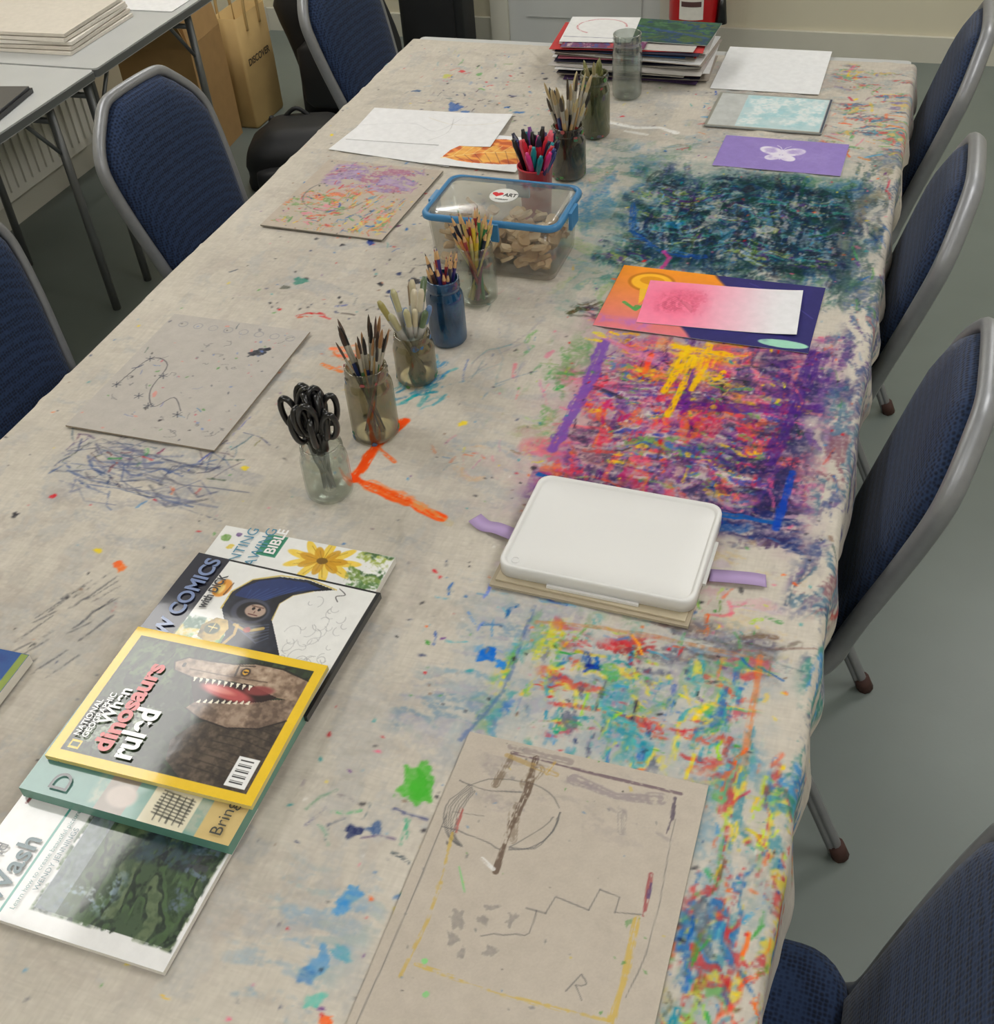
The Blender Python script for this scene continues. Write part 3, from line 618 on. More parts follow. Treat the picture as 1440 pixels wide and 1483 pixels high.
for i in range(9):
    a=2*pi*i/9+rr.uniform(-.2,.2); q=.014*rr.uniform(.5,1); bx_,by_=q*math.cos(a),q*math.sin(a); lean=Vector((math.cos(a)*rr.uniform(.06,.32),math.sin(a)*rr.uniform(.06,.32),1)).normalized()
    b0=Vector((-bx_*.6,-by_*.6,.007)); top=b0+lean*rr.uniform(.080,.104); ta=a+pi/2+rr.uniform(-.9,.9); side=lean.cross(Vector((math.cos(ta),math.sin(ta),.1))).normalized()
    for s in(-1,1):
        p0=b0+side*.0008*s; p1=top+side*.003*s
        m.sweep([p0,(p0+p1)/2+side*.002*s,p1],[(.0045,.0008),(-.0045,.0008),(-.0045,-.0008),(.0045,-.0008)],(165,168,170),1,n1=tuple(side),scale=[.15,.9,1])
        big=1.05 if s>0 else .82
        m.tube(smoothpath([p1-lean*.018,p1+lean*.004,p1+side*.004*s+lean*.016],4),.0060,(20,20,22))
        c=top+side*.0155*s*big+lean*(.012+.026*big); pts=[c+side*.0120*big*math.cos(t)+lean*.028*big*math.sin(t)*(1+.1*math.cos(t)*s) for t in np.linspace(0,2*pi,21)[:-1]]
        m.tube(pts,.0044,(20,20,22),closed=True,n=8)
m.obj('scissors',[M_gloss,M_metalvc],e)
PD=[(60,120,90),(80,130,70),(90,90,100),(160,80,80),(70,110,150)]
e=jar('paintbrush_jar',-.68,1.225,.036,.122,G_murky,residue=PD); brushes(e,24,.030,.115,(.16,.205),11)
e=jar('paintbrush_jar',-.672,1.375,.033,.085,G_murky,residue=PD)
m=MB()
for b0,t,rr in spray(14,.027,.08,(.13,.165),1,5):
    hc=rr.choice([(190,198,194),(170,182,182),(200,202,198)]); bc=rr.choice([(205,195,170),(160,150,90),(180,175,135),(140,120,95),(190,180,150),(90,110,80),(90,120,160)]); w_=.0040
    m.rod(b0,t,[(0,w_*.7,hc),(.55,w_*1.1,hc),(.58,w_*.9,hc),(.585,w_*1.05,(175,175,170)),(.76,w_*1.3,(175,175,170)),(.765,w_*1.2,bc),(.95,w_*1.35,bc),(1,w_*.8,bc)],8)
m.obj('brushes',M_gloss,e)
e=jar('colouring_pencil_jar',-.66,1.49,.031,.118,G_blue); pencils(e,22,.028,.112,(.13,.16),8,[(60,50,120),(150,50,60),(90,60,50),(40,60,120),(200,160,120),(160,90,60),(50,50,60)])
e=jar('colouring_pencil_jar',-.655,1.625,.035,.108,G_clear,.86); pencils(e,38,.032,.10,(.125,.165),9,[(215,185,50),(40,120,70),(30,40,60),(150,40,50),(200,120,60),(120,50,90),(60,60,65),(210,195,120)])
e=empty('felt_pen_pot',(-.645,1.945,ZC)); m=MB(); m.lathe([(.001,0),(.028,0),(.033,.1),(.0345,.1),(.0345,.103),(.032,.103),(.026,.004),(.001,.004)],None,(205,40,60),24); m.obj('pot',M_gloss,e)
m=MB()
for b0,t,rr in spray(38,.044,.10,(.145,.168),1,4):
    c=rr.choice([(200,30,50),(20,40,130),(220,50,130),(20,20,24),(0,130,140),(110,40,130),(30,30,60),(230,90,110),(200,30,50),(30,40,110)]); w_=.0052
    m.rod(b0,t,[(0,w_*.9,(25,25,28)),(.6,w_*.9,(25,25,28)),(.605,w_*1.1,c),(.93,w_*1.1,c),(.97,w_*.7,c),(1,w_*.65,c)],8)
m.obj('felt_pens',M_gloss,e)
e=jar('paintbrush_jar',-.632,2.125,.036,.105,G_dark,residue=PD); brushes(e,32,.034,.10,(.15,.205),21,thick=.0038,br=((170,150,110),(70,60,50),(30,28,28),(190,175,130)))
e=jar('paintbrush_jar',-.63,2.325,.033,.135,G_green,.85,residue=PD); brushes(e,9,.024,.12,(.14,.175),23,thick=.0045,cols=[(90,100,60),(130,120,80),(90,90,70)],br=((120,120,70),(90,95,50),(150,140,100)))
jar('water_jar',-.612,2.545,.034,.140,clearmat('jar_glass_frosted',(230,234,231),.12,.07,(190,195,192)),.9)

# ================================================================ STORAGE BOX
M_bluep=solid('blue_plastic_rim',(60,128,178),.35,amt=.03); M_tub=clearmat('translucent_tub_plastic',(248,248,246),.07,.03,(215,215,212),.15); M_lidc=clearmat('clear_lid_plastic',(232,236,238),.10,.10,(195,198,202),.15)
e=empty('plastic_storage_box',(-.652,1.772,ZC),math.radians(-1)); a,b_,h=.122,.075,.108
m=MB(); m.rings(rrect(-a,-b_,a,b_,.02),[(.86,.001),(.92,.003),(.94,.01),(1.0,h),(.975,h),(.92,.012),(.3,.008)],lambda x,y,d:(x,y,d),(230,230,230),captop=True); m.obj('tub',M_tub,e)
m=MB()
o_=rrect(-a-.006,-b_-.006,a+.006,b_+.006,.022); m.rings(o_,[(1.0,h-.004),(1.010,h-.003),(1.010,h+.004),(.985,h+.008),(.955,h+.008),(.93,h+.005),(.93,h+.002),(.97,h-.003)],lambda x,y,d:(x,y,d),(45,125,185),captop=False,capbot=False)
for yy,sg in((-b_-.010,-1),(b_+.010,1)): m.box(-.022,yy-.003,h-.028,.022,yy+.003,h+.004)
for xx in(-a-.010,a+.010): m.box(xx-.003,-.02,h-.028,xx+.003,.02,h+.004)
m.obj('lid_rim',M_bluep,e)
m=MB(); m.rings(rrect(-a*.96,-b_*.98,a*.96,b_*.98,.02),[(1,h+.003),(1,h+.008),(.9,h+.0095),(.2,h+.0095)],lambda x,y,d:(x,y,d),(230,230,230),capbot=False); m.obj('lid_panel',M_lidc,e)
m=MB(); m.lathe([(.0,.0002),(.026,.0002),(.026,.001),(.0,.001)],Matrix.Translation((.0,.010,h+.0097)),(235,235,232),32)
hp=[(.0105*math.sin(t)**3,(13*math.cos(t)-5*math.cos(2*t)-2*math.cos(3*t)-math.cos(4*t))*.00056) for t in np.linspace(0,2*pi,25)[:-1]]
m.prism([(x_-.012,y_+.012) for x_,y_ in hp],h+.0108,h+.0112,(205,30,40)); m.obj('sticker',M_vc,e)
text('ART',.017,(.0,.006,h+.0112),(25,25,28),e,bold=.0006,name='sticker_text',sx=.75)
text('THERAPY',.006,(-.012,-.008,h+.0112),(25,25,28),e,bold=.0002,name='sticker_text')
m=MB(); rr=random.Random(2)
for i in range(170):
    z_=rr.uniform(.014,.074); k_=.86+.08*z_/.1
    M_=Matrix.Translation((rr.uniform(-.112,.112)*k_,rr.uniform(-.064,.064)*k_,z_))@Matrix.Rotation(rr.uniform(-.8,.8),4,'X')@Matrix.Rotation(rr.uniform(-.6,.6),4,'Y')@Matrix.Rotation(rr.uniform(0,3),4,'Z')
    c=rr.choice([(228,196,154),(212,178,134),(236,210,172),(198,164,120)]); s_=rr.uniform(.009,.015)
    m.prism(rrect(-s_,-s_*.8,s_,s_*.8,s_*.5,3),-.003,.003,c,M=M_)
m.obj('wooden_pieces',M_vc,e)

# ================================================================ PAPERS AND BOARDS
def C_(w_,h_,res,base,nz=6):
    c=Cv(-w_/2,-h_/2,w_/2,h_/2,res,base); c.C+=((fbm(c.X*40,c.Y*40,5,3)-.5)*nz+(vn(c.X*700,c.Y*700,6)-.5)*nz*.8)[...,None]; return c
c=C_(.272,.46,.0011,(186,176,163),8); 
def T(x,y): return (x+.215,y-.50)
def ln(pts,w_=.0012,col=(85,85,88),a=.6):
    q=smoothpath([(*T(*q_),0) for q_ in pts],4) if len(pts)>2 else [(*T(*q_),0) for q_ in pts]
    c.line([(p_[0]+rng.normal(0,.0004),p_[1]+rng.normal(0,.0004)) for p_ in q],w_,col,a)
def st(pts,w_,col,a=.8,dry=.4): c.stroke([T(*q) for q in pts],w_,col,a,dry+.06)
c.scum(-.13,.12,.13,.225,[(150,142,138),(140,130,135),(165,155,150)],.4,.54,0,.03,1.2)
ln([(-.338,.62),(-.340,.45),(-.345,.33)]); ln([(-.335,.625),(-.30,.628)],a=.5)
for k in range(7): ln([(-.328+k*.0015,.662-k*.001),(-.343+k*.003,.63),(-.333+k*.002,.60),(-.315+k*.001,.588)],.0011)
for k in range(3): ln([(-.262,.597+k*.002),(-.240+k*.002,.607),(-.224,.630+k*.002),(-.223,.655)],.0012)
ln([(-.338,.605),(-.30,.602),(-.27,.595)],.0014); ln([(-.262,.60),(-.236,.632),(-.228,.648)],.0012)
ln([(-.34,.665),(-.31,.66),(-.27,.668)],.0014); ln([(-.33,.66),(-.30,.678),(-.25,.68),(-.225,.66)],.0011)
for zz in([(-.225,.54),(-.205,.54)],[(-.205,.54),(-.20,.56)],[(-.20,.56),(-.165,.555)],[(-.165,.555),(-.16,.58)],[(-.16,.58),(-.14,.578)],[(-.14,.578),(-.14,.56)],[(-.14,.56),(-.115,.565)]): ln(zz,.0012)
ln([(-.105,.68),(-.10,.55),(-.11,.48)],.001,a=.5)
ln([(-.215,.54),(-.215,.515),(-.232,.51),(-.26,.50)],.0012)
ln([(-.165,.47),(-.155,.49)]); ln([(-.155,.49),(-.148,.482),(-.158,.478)]); ln([(-.158,.478),(-.148,.466)])
st([(-.295,.715),(-.20,.712),(-.105,.712)],.004,(95,75,88),.7,.45); st([(-.30,.722),(-.23,.72)],.009,(130,118,120),.5,.5)
st([(-.125,.70),(-.17,.69),(-.22,.70)],.014,(132,120,130),.5,.46); st([(-.16,.67),(-.155,.65)],.012,(135,128,130),.4,.48); st([(-.11,.705),(-.108,.68),(-.11,.66)],.004,(70,60,80),.65,.44)
st([(-.268,.715),(-.264,.67),(-.269,.62),(-.267,.57)],.008,(92,74,62),.8,.45); st([(-.262,.70),(-.268,.68)],.016,(110,92,72),.5,.5); st([(-.272,.65),(-.262,.61)],.012,(105,88,72),.45,.52)
st([(-.295,.71),(-.300,.67)],.009,(105,88,70),.6,.45); st([(-.30,.71),(-.24,.70)],.006,(175,145,85),.6,.45)
st([(-.25,.70),(-.245,.715)],.006,(190,150,60),.75,.44)
st([(-.325,.63),(-.322,.60)],.004,(172,78,74),.7,.44); st([(-.115,.61),(-.112,.565)],.006,(150,62,66),.7,.45); st([(-.113,.60),(-.112,.585)],.004,(70,65,120),.6,.45)
st([(-.325,.60),(-.318,.55),(-.315,.50),(-.32,.44)],.005,(198,166,80),.7,.45); st([(-.31,.455),(-.22,.45),(-.12,.455)],.004,(200,170,80),.7,.49); st([(-.118,.56),(-.115,.5),(-.12,.42),(-.13,.36)],.008,(202,168,72),.7,.46)
for q in((-.286,.49),(-.262,.515),(-.245,.488),(-.27,.478),(-.26,.53),(-.235,.525),(-.285,.51)): c.blob(*T(*q),rng.uniform(.003,.007),(118,114,114),.5,1.4,1.5,rng.uniform(0,3))
st([(-.305,.565),(-.29,.54)],.002,(120,200,120),.7,.35); c.blob(*T(-.303,.46),.003,(120,215,120),.9); c.blob(*T(-.29,.43),.003,(120,210,120),.9); st([(-.285,.58),(-.27,.572)],.005,(225,225,225),.8,.35)
c.speck(-.13,-.22,.13,.23,[(130,128,125),BK,(200,180,90),GN,(90,130,180),GR],70,(.0005,.0014)); c.stroke([T(-.33,.36),T(-.2,.345)],.01,(145,145,155),.5,.52)
sheet('grey_drawing_board',c,ZC,.0025,M_paper,(172,158,135),(-.215,.50),math.radians(.3))
c=C_(.268,.335,.0014,(182,176,169),6)
def wig(cx,cy,n,s_,col=(90,90,96),w_=.0012):
    pts=[(cx,cy,0)]
    for i in range(n): pts.append((pts[-1][0]+rng.normal(0,s_),pts[-1][1]+rng.normal(0,s_),0))
    c.line([(q[0],q[1]) for q in smoothpath(pts,3)],w_,col,.55)
for i in range(24): wig(rng.uniform(-.12,.12),rng.uniform(-.15,.15),5,.004)
c.line([(q[0],q[1]) for q in smoothpath([(-.115,-.05,0),(-.10,.03,0),(-.06,.02,0),(-.05,-.05,0),(-.02,-.09,0),(.0,-.06,0),(.03,-.09,0)],5)],.0015,(60,60,70),.85)
for q in((-.115,-.05),(-.10,.03),(-.05,-.01),(-.03,-.09),(.03,-.10),(-.06,-.07)):
    for k in range(3): a_=k*pi/3; c.line([(q[0]-.008*math.cos(a_),q[1]-.008*math.sin(a_)),(q[0]+.008*math.cos(a_),q[1]+.008*math.sin(a_))],.0014,(55,60,75),.85)
c.blob(.075,.09,.009,(40,42,52),.95,.9,1.8,.8); c.blob(.087,.102,.005,(40,42,52),.95)
for i in range(8): c.line([(-.1+.03*i+.008*math.cos(a_),.14+.008*math.sin(a_)) for a_ in np.linspace(0,6,14)],.0011,(115,117,135),.65)
c.speck(-.13,-.16,.13,.16,[(100,125,190),(195,90,105),BK,(100,100,110),(220,135,125),GN],80,(.0007,.0024))
c.smudge(-.12,-.15,.12,.15,[(80,80,90),(100,120,180),(105,105,110)],14,(.0015,.003),(.008,.02))
sheet('grey_drawing_board',c,ZC,.003,M_paper,(150,138,122),(-1.037,1.288),0)
c=C_(.268,.305,.0015,(182,170,156),6)
c.scum(-.12,.03,.12,.15,[LP,(165,140,190),(140,112,170),(165,100,135)],.75,.47,0,.02,1.4); c.scum(-.134,-.15,.02,.03,[(190,60,60),OR,(100,150,80),PK],.75,.54,0,.02,1.8); c.scum(-.04,-.15,.134,.03,[SK,(205,190,80),OR,(100,150,80),PK,GR,BL],.7,.53,1,.02,1.8)
c.smudge(-.12,.04,.12,.145,[LP,(150,120,170),(160,90,130)],30,(.002,.006),(.02,.05),(.25,.6)); c.smudge(-.13,-.14,.12,.0,[RD,OR,GN,PK,SK,YE,BL],50,(.0015,.005),(.01,.025),(.45,.85))
c.smudge(-.07,.0,.03,.06,[(205,70,55),(215,95,75)],26,(.003,.007),(.01,.03),(.45,.8)); c.stroke([(-.02,.03),(-.03,-.10)],.004,(185,150,75),.6,.42)
c.stroke([(-.04+.07*math.cos(a_),.0+.07*math.sin(a_)) for a_ in np.linspace(2.5,6,18)],.004,(110,110,115),.6,.45)
c.speck(-.13,-.15,.13,.15,ALL,120,(.0008,.0024))
sheet('grey_drawing_board',c,ZC,.003,M_paper,(130,125,115),(-1.035,1.94),math.radians(-2))
c=C_(.30,.19,.002,(226,226,228),3); sheet('drawing_paper',c,ZC,.0006,M_paper,(215,215,215),(-1.03,2.225),math.radians(-7))
c=C_(.34,.175,.0016,(229,229,231),3)
def cur(pts,w_,col,a): c.line([(q[0],q[1]) for q in smoothpath([(x_,y_,0) for x_,y_ in pts],6)],w_,col,a)
cur([(-.16,-.01),(-.05,.015),(.02,-.02),(.06,.06)],.0013,(182,182,186),.6); cur([(-.02,.05),(.05,.02),(.13,.03),(.15,.05)],.0013,(205,192,160),.6); cur([(.02,-.07),(.05,-.02),(.04,.05)],.0013,(160,160,160),.5)
sheet('drawing_paper',c,ZC+.0012,.0006,M_paper,(215,215,215),(-1.005,2.295),math.radians(1.5),hf=lambda X,Y:.004*np.clip(X/.17,0,1)**2)
c=C_(.21,.165,.0012,(230,230,232),2)
lf=[(-.075,-.045),(-.07,-.01),(-.05,.03),(-.02,.055),(.03,.066),(.07,.06),(.1,.05),(.1,-.045),(.06,-.055),(.0,-.06),(-.04,-.056)]
c.poly(lf,(232,140,70))
XX=c.X;YY=c.Y
band=np.abs(((XX*.35+YY)*38+2*fbm(XX*20,YY*20,4,2))%1-.5); c2=Cv(c.x0,c.y0,c.x1,c.y1,c.res,(0,0,0)); c2.poly(lf,(255,255,255)); inside=c2.C[...,0]/255
mk=(inside*sm(.1,.3,band)*.7)[...,None]; c.C=c.C*(1-mk)+np.array([185,78,50])*mk
mk=(inside*sm(.46,.6,fbm(XX*24,YY*24,77,3))*.8)[...,None]; c.C=c.C*(1-mk)+np.array([242,190,95])*mk
c.line([(-.075,-.05),(.0,-.01),(.1,.015)],.003,(245,215,140),.9)
for k in range(8): c.line([(-.055+k*.02,-.038+k*.009),(-.045+k*.02,.015+k*.004)],.0015,(246,220,150),.8); c.line([(-.05+k*.02,-.037+k*.009),(-.02+k*.02,-.055+k*.001)],.0014,(120,45,60),.7)
sheet('leaf_print_paper',c,ZC+.0026,.0006,M_paper,(215,215,215),(-.845,2.195),math.radians(-2))
c=C_(.355,.205,.0014,(45,42,105),4)
xx=c.X;yy=c.Y
g=np.clip((yy+.1)/.2,0,1)[...,None]
orange=np.array([245,150,30])*g+np.array([225,120,130])*(1-g); mk=(sm(-.005,.005,-.03-xx+.02*np.sin(yy*40)+.035*(yy>.03)))[...,None]; c.C=c.C*(1-mk)+orange*mk
c.wash(-.18,-.1,-.08,-.06,(190,110,190),.8,20,.4,edge=.02); c.ell(-.115,.055,.042,.034,(200,120,20)); c.ell(-.115,.055,.036,.028,(250,185,40)); c.ell(-.115,.06,.022,.014,(225,150,20)); c.poly([(-.13,.03),(-.12,-.02),(-.105,.03)],(240,185,50)); c.blob(-.12,-.03,.006,(70,150,70)); c.stroke([(-.145,-.02),(-.12,-.04),(-.11,-.02)],.008,(70,160,80),.9,.2)
c.ell(.135,-.085,.04,.011,(160,215,190)); c.line([(.05,.09),(.12,.05),(.17,.0)],.002,(90,80,170),.6); c.wash(.0,-.1,.17,.1,(60,50,140),.6,12,.45)
sheet('painted_poster_paper',c,ZC,.0007,M_paper,(200,200,205),(-.257,1.683),math.radians(-1))
c=C_(.262,.138,.0012,(228,228,232),2); g=sm(-.10,.09,-c.X+.02*fbm(c.X*15,c.Y*15,3,3))[...,None]; c.C=c.C*(1-g)+np.array([250,135,168])*g
c.ell(-.075,.005,.05,.045,(232,85,120),.45,.5,0,.6); c.scum(-.12,-.04,-.02,.05,[(200,70,105),(215,85,115)],.5,.48,1,.02,2)
for k in range(8): c.line([(-.105+k*.004,-.012-k*.002),(-.08+k*.003,.022-k*.004),(-.045,-.005-k*.003)],.0009,(180,75,95),.5)
sheet('pink_watercolour_paper',c,ZC+.0014,.0006,M_paper,(220,220,225),(-.240,1.682),math.radians(3),hf=lambda X,Y:.004*np.clip(X/.13,0,1)**3)
c=C_(.255,.148,.0013,(146,126,194),5); c.wash(-.12,-.07,.12,.07,(162,143,206),.4,18,.5)
for sx in(-1,1):
    c.ell(sx*.022-.0,.016,.026,.017,(228,222,238),1,.08,sx*.45); c.ell(sx*.015,-.014,.017,.013,(228,222,238),1,.08,-sx*.5)
    c.ell(sx*.024,.017,.014,.009,(170,150,205),.6,.3,sx*.45)
    c.line([(0,.02),(sx*.006,.035),(sx*.014,.042)],.0016,(235,230,240),.9)
c.line([(0,-.022),(0,.022)],.004,(225,220,238),1); c.wash(-.05,-.03,.05,.045,(165,145,205),.5,50,.52,edge=.01)
sheet('purple_butterfly_painting',c,ZC,.0007,M_paper,(200,190,220),(-.225,2.29),math.radians(-1))
c=C_(.25,.185,.0016,(196,200,200),6); c.C+= ((fbm(c.X*60,c.Y*60,12,4)-.5)*26)[...,None]
c.rect(-.06,-.085,.118,.085,(196,222,228)); c.wash(-.06,-.08,.12,.09,(160,212,222),.8,18,.4,edge=.01); c.wash(-.06,-.08,.12,.085,(236,243,245),.9,40,.46,edge=.01); c.rect(-.125,-.0925,.125,-.087,(150,150,140)); c.rect(-.125,.087,.125,.0925,(140,140,130)); c.rect(-.125,-.09,-.120,.09,(150,150,140)); c.rect(.120,-.09,.125,.09,(60,70,90))
M_foil=vcmat('foil_print',.3,metal=.1,bump=.2,bscale=80)
sheet('foil_printing_plate',c,ZC,.003,M_foil,(150,155,155),(-.28,2.495),math.radians(-1))
c=C_(.245,.265,.003,(228,229,231),2); sheet('white_paper_sheet',c,ZC,.0008,M_paper,(220,220,220),(-.31,2.745),0)
c=C_(.26,.19,.0015,(30,80,150),10); c.wash(-.13,-.09,.13,.09,(220,235,245),.9,14,.52,edge=.01); c.wash(-.13,-.09,.13,.09,(20,50,120),.8,16,.5,edge=.01)
c.blob(.09,-.05,.02,(220,230,240),.9,1); c.blob(.11,.0,.014,(230,235,240),.9,1); c.rect(.118,-.095,.13,.095,(150,165,60),.9)
sheet('art_book',c,ZC,.014,M_cover,(225,220,210),(-1.045,.585),math.radians(2))
# stack of paintings at the far end
e=empty('stack_of_artwork',(-.635,2.72,ZC)); rr=random.Random(12); z=0; m=MB()
pc=[(225,225,228),(120,90,160),(190,60,60),(60,110,170),(215,210,200),(160,150,140),(225,222,215),(80,60,100),(225,225,225),(200,120,140),(210,205,195),(40,40,60),(190,185,180)]
while z<.070:
    t=rr.choice([.0008,.0012,.002,.001]); a_,b_=rr.uniform(.145,.185),rr.uniform(.075,.100); ox,oy,ro=rr.uniform(-.014,.014),rr.uniform(-.010,.012),rr.uniform(-.10,.10); cc=rr.choice(pc); ph=rr.uniform(0,6)
    vs=[];N=9
    for q in(0,1):
        for i in range(N):
            for sy in(-1,1):
                x_=-a_+2*a_*i/(N-1); wv=.0022*math.sin(i*1.1+ph)*(i/(N-1)-.5)*2*(1 if sy>0 else .6); y_=sy*b_
                vs.append((x_*math.cos(ro)-y_*math.sin(ro)+ox,x_*math.sin(ro)+y_*math.cos(ro)+oy,max(z,0)+.001+q*t+max(wv,-.001)))
    fs=[]
    for i in range(N-1):
        a0=2*i; fs+=[(a0,a0+1,a0+3,a0+2),(2*N+a0,2*N+a0+2,2*N+a0+3,2*N+a0+1),(a0,a0+2,2*N+a0+2,2*N+a0),(a0+1,2*N+a0+1,2*N+a0+3,a0+3)]
    fs+=[(0,2*N,2*N+1,1),(2*N-2,2*N-1,4*N-1,4*N-2)]
    m.add(vs,fs,cc,0,False); z+=t+.0011
m.obj('paper_layers',M_paper,e); z+=.003
c=C_(.22,.15,.002,(50,78,66),10); c.scum(-.11,-.075,.11,.075,[(50,85,60),(70,110,70),(45,70,110),(80,100,60)],.9,.42,0,.005,1.3); c.stroke([(-.1,.03),(.0,.0),(.1,-.03)],.012,(50,75,140),.7,.45)
sheet('painting',c,z,.001,M_paper,(210,210,210),(.075,.03),math.radians(-3),parent=e)
c=C_(.17,.17,.002,(226,226,226),3); c.stroke([(.0+.06*math.cos(a_),.02+.05*math.sin(a_)) for a_ in np.linspace(0,4.2,20)],.004,(185,85,95),.7,.4); c.line([(-.08,-.05),(.05,-.06)],.003,(90,90,120),.6)
sheet('drawing',c,z+.0012,.0008,M_paper,(210,210,210),(-.09,.02),math.radians(5),parent=e)
c=C_(.20,.10,.002,(110,60,90),10); c.scum(-.1,-.05,.1,.05,[(190,75,70),(70,90,150),(120,70,110),(200,190,190)],.9,.42,1,.005,1.5)
sheet('painting',c,z-.0008,.0006,M_paper,(210,210,210),(-.06,-.045),math.radians(3),parent=e)

# ================================================================ WHITE TRAY LID ON A BOARD
m=MB(); m.box(-.132,-.095,0,.128,.085,.004,(172,160,138)); m.box(-.125,-.088,.0042,.124,.085,.007,(196,184,158),M=Matrix.Rotation(-.015,4,'Z')); m.obj('cardboard_sheet',M_vc,None,(-.272,1.048,ZC),math.radians(-1.5))
M_wp=solid('white_plastic',(228,228,227),.35,amt=.015)
m=MB(); a,b_=.128,.094; o_=rrect(-a,-b_,a,b_,.018,6)
m.rings(o_,[(.95,.0),(1.0,.002),(1.0,.018),(.995,.021),(.975,.022),(.955,.0215),(.945,.018),(.93,.0165),(.5,.0165),(.1,.0165)],lambda x,y,d:(x,y,d),(226,226,224))
m.box(-.06,-b_-.004,.0,.06,-b_+.002,.004); m.box(a-.002,-.04,.0,a+.004,.04,.004)
m.lathe([(.0055,.0166),(.0055,.0176),(.0045,.0176),(.0045,.0166)],Matrix.Translation((-a+.02,-b_+.018,0)),(226,226,224),16)
m.obj('white_plastic_tray_lid',M_wp,None,(-.27,1.062,ZC+.0075),math.radians(-1.2))
M_rib=solid('purple_ribbon',(172,148,194),.5,amt=.08)
m=MB()
for pts in([(-.405,1.055),(-.43,1.06),(-.45,1.064),(-.468,1.075)],[(-.138,1.045),(-.09,1.050),(-.068,1.054)]):
    pp=[Vector((x_,y_,ZC+.003+.002*math.sin(i*2))) for i,(x_,y_) in enumerate(pts)]
    m.sweep(smoothpath(pp,6),[(.0003,.011),(.0003,-.011),(-.0003,-.011),(-.0003,.011)],(160,130,190),0,n1=(0,0,1))
m.obj('purple_ribbon',M_rib)

# ================================================================ MAGAZINES  (local: x right, y up; placed with rz=90)
R90=math.radians(90)
def mag(name,w_,h_,th_,cvs,x,y,z,rot=0,edge=(225,222,215)):
    e=empty(name,(x,y,z),R90+math.radians(rot)); sheet('cover',cvs,0,th_,M_cover,edge,parent=e,hf=lambda X,Y:.0012*np.clip((X+w_/2)/w_,0,1)*np.sin(np.clip((X+w_/2)/w_,0,1)*pi)); return e
w_,h_=.195,.262
c=C_(w_,h_,.001,(228,228,228),2)
c.rect(-.075,-.125,.09,.035,(62,82,58)); c.scum(-.08,-.13,.095,.04,[(40,62,38),(70,95,60),(30,45,35),(95,110,80)],.9,.42,0,.003,1.6); c.rect(-.075,.01,.09,.036,(160,165,190),.7,.5); c.scum(-.08,-.06,.0,.036,[(190,200,205),(150,170,190),(110,130,150)],.8,.49,1,.02,1.2); c.scum(.0,-.11,.09,-.03,[(35,50,60),(50,70,80),(25,35,45)],.9,.42,0,.01,1.4); c.scum(-.05,-.125,.06,-.09,[(95,110,130),(100,115,140),(60,60,70)],.8,.5,1,.01,1.4)
c.rect(-.09,.066,.04,.0685,(70,150,140)); c.ell(.075,-.105,.024,.013,(222,215,190),1,.05)
c.line([(.03,.12),(.09,.115)],.004,(110,40,45)); c.line([(.055,.10),(.095,.105)],.003,(40,40,45)); c.line([(.085,.113),(.097,.108)],.002,(40,40,45))
e=mag('watercolour_book',w_,h_,.007,c,-.672,.472,ZC,0)
text('Pen and',.020,(-.085,.104,.0098),(40,50,55),e); text('Wash',.034,(-.085,.073,.0098),(20,80,90),e,bold=.0006)
text('Learn how to create beautiful pictures',.008,(-.085,.052,.0098),(80,130,130),e); text('WENDY JENNINGS',.009,(-.06,.041,.0098),(70,110,120),e); text('Leisure Arts',.0085,(.056,-.107,.0098),(30,30,30),e,bold=.0002)
w_,h_=.20,.262
c=C_(w_,h_,.0014,(120,160,150),4); c.rect(-.1,.02,.1,.13,(100,146,138)); c.wash(-.1,-.13,.1,.05,(190,185,165),.7,12,.4,edge=.01); c.rect(-.1,-.131,.1,-.09,(205,180,120)); c.rect(-.1,.0,-.05,.035,(150,140,130)); c.ell(-.078,.012,.014,.018,(185,170,160),1,.2); c.rect(-.1,-.075,-.055,-.02,(222,215,190))
for k in range(8): c.line([(-.09+k*.004,-.070),(-.086+k*.004,-.03)],.002,(50,50,45))
for k in range(5): c.line([(-.094,-.068+k*.008),(-.060,-.066+k*.008)],.0018,(50,50,45))
e=mag('art_technique_book',w_,h_,.017,c,-.668,.607,ZC+.009,0,edge=(95,145,130))
text('D',.034,(-.094,.075,.0195),(40,50,50),e); text('A COMPLETE GUIDE',.008,(-.06,.105,.0195),(60,100,100),e); text('Bring',.02,(-.094,-.118,.0195),(50,50,40),e)
w_,h_=.195,.255
c=C_(w_,h_,.0012,(230,230,228),2); 
for rr_,n_ in((.034,9),(.022,7)):
    for k in range(n_):
        a_=k*2*pi/n_+rr_*20; c.ell(.066+rr_*.6*math.cos(a_),-.035+rr_*math.sin(a_),.0065,rr_*.62,(238,200,60) if rr_>.025 else (205,150,30),1,.1,a_-pi/2,.3)
        c.line([(.066,-.035),(.066+rr_*.9*math.cos(a_),-.035+rr_*1.2*math.sin(a_))],.001,(150,105,20),.7)
c.ell(.066,-.035,.006,.008,(120,90,30)); c.scum(.0,-.13,.1,-.075,[(80,120,60),(110,140,60),(60,95,50),(160,175,80)],.95,.42,1,.005,1.4); c.rect(.055,.03,.097,.06,(70,150,120))
c.blob(.075,.115,.007,(100,150,60)); c.blob(.06,.10,.005,(220,190,60)); c.blob(.085,.1,.004,(90,60,120))
e=mag('botanical_painting_book',w_,h_,.011,c,-.668,.868,ZC,0)
text('PAINTING',.022,(.0,.075,.0137),(60,130,160),e); text('DRAWING',.022,(.0,.05,.0137),(60,130,160),e); text('BIBLE',.021,(.058,.034,.0137),(235,235,235),e,bold=.0005)
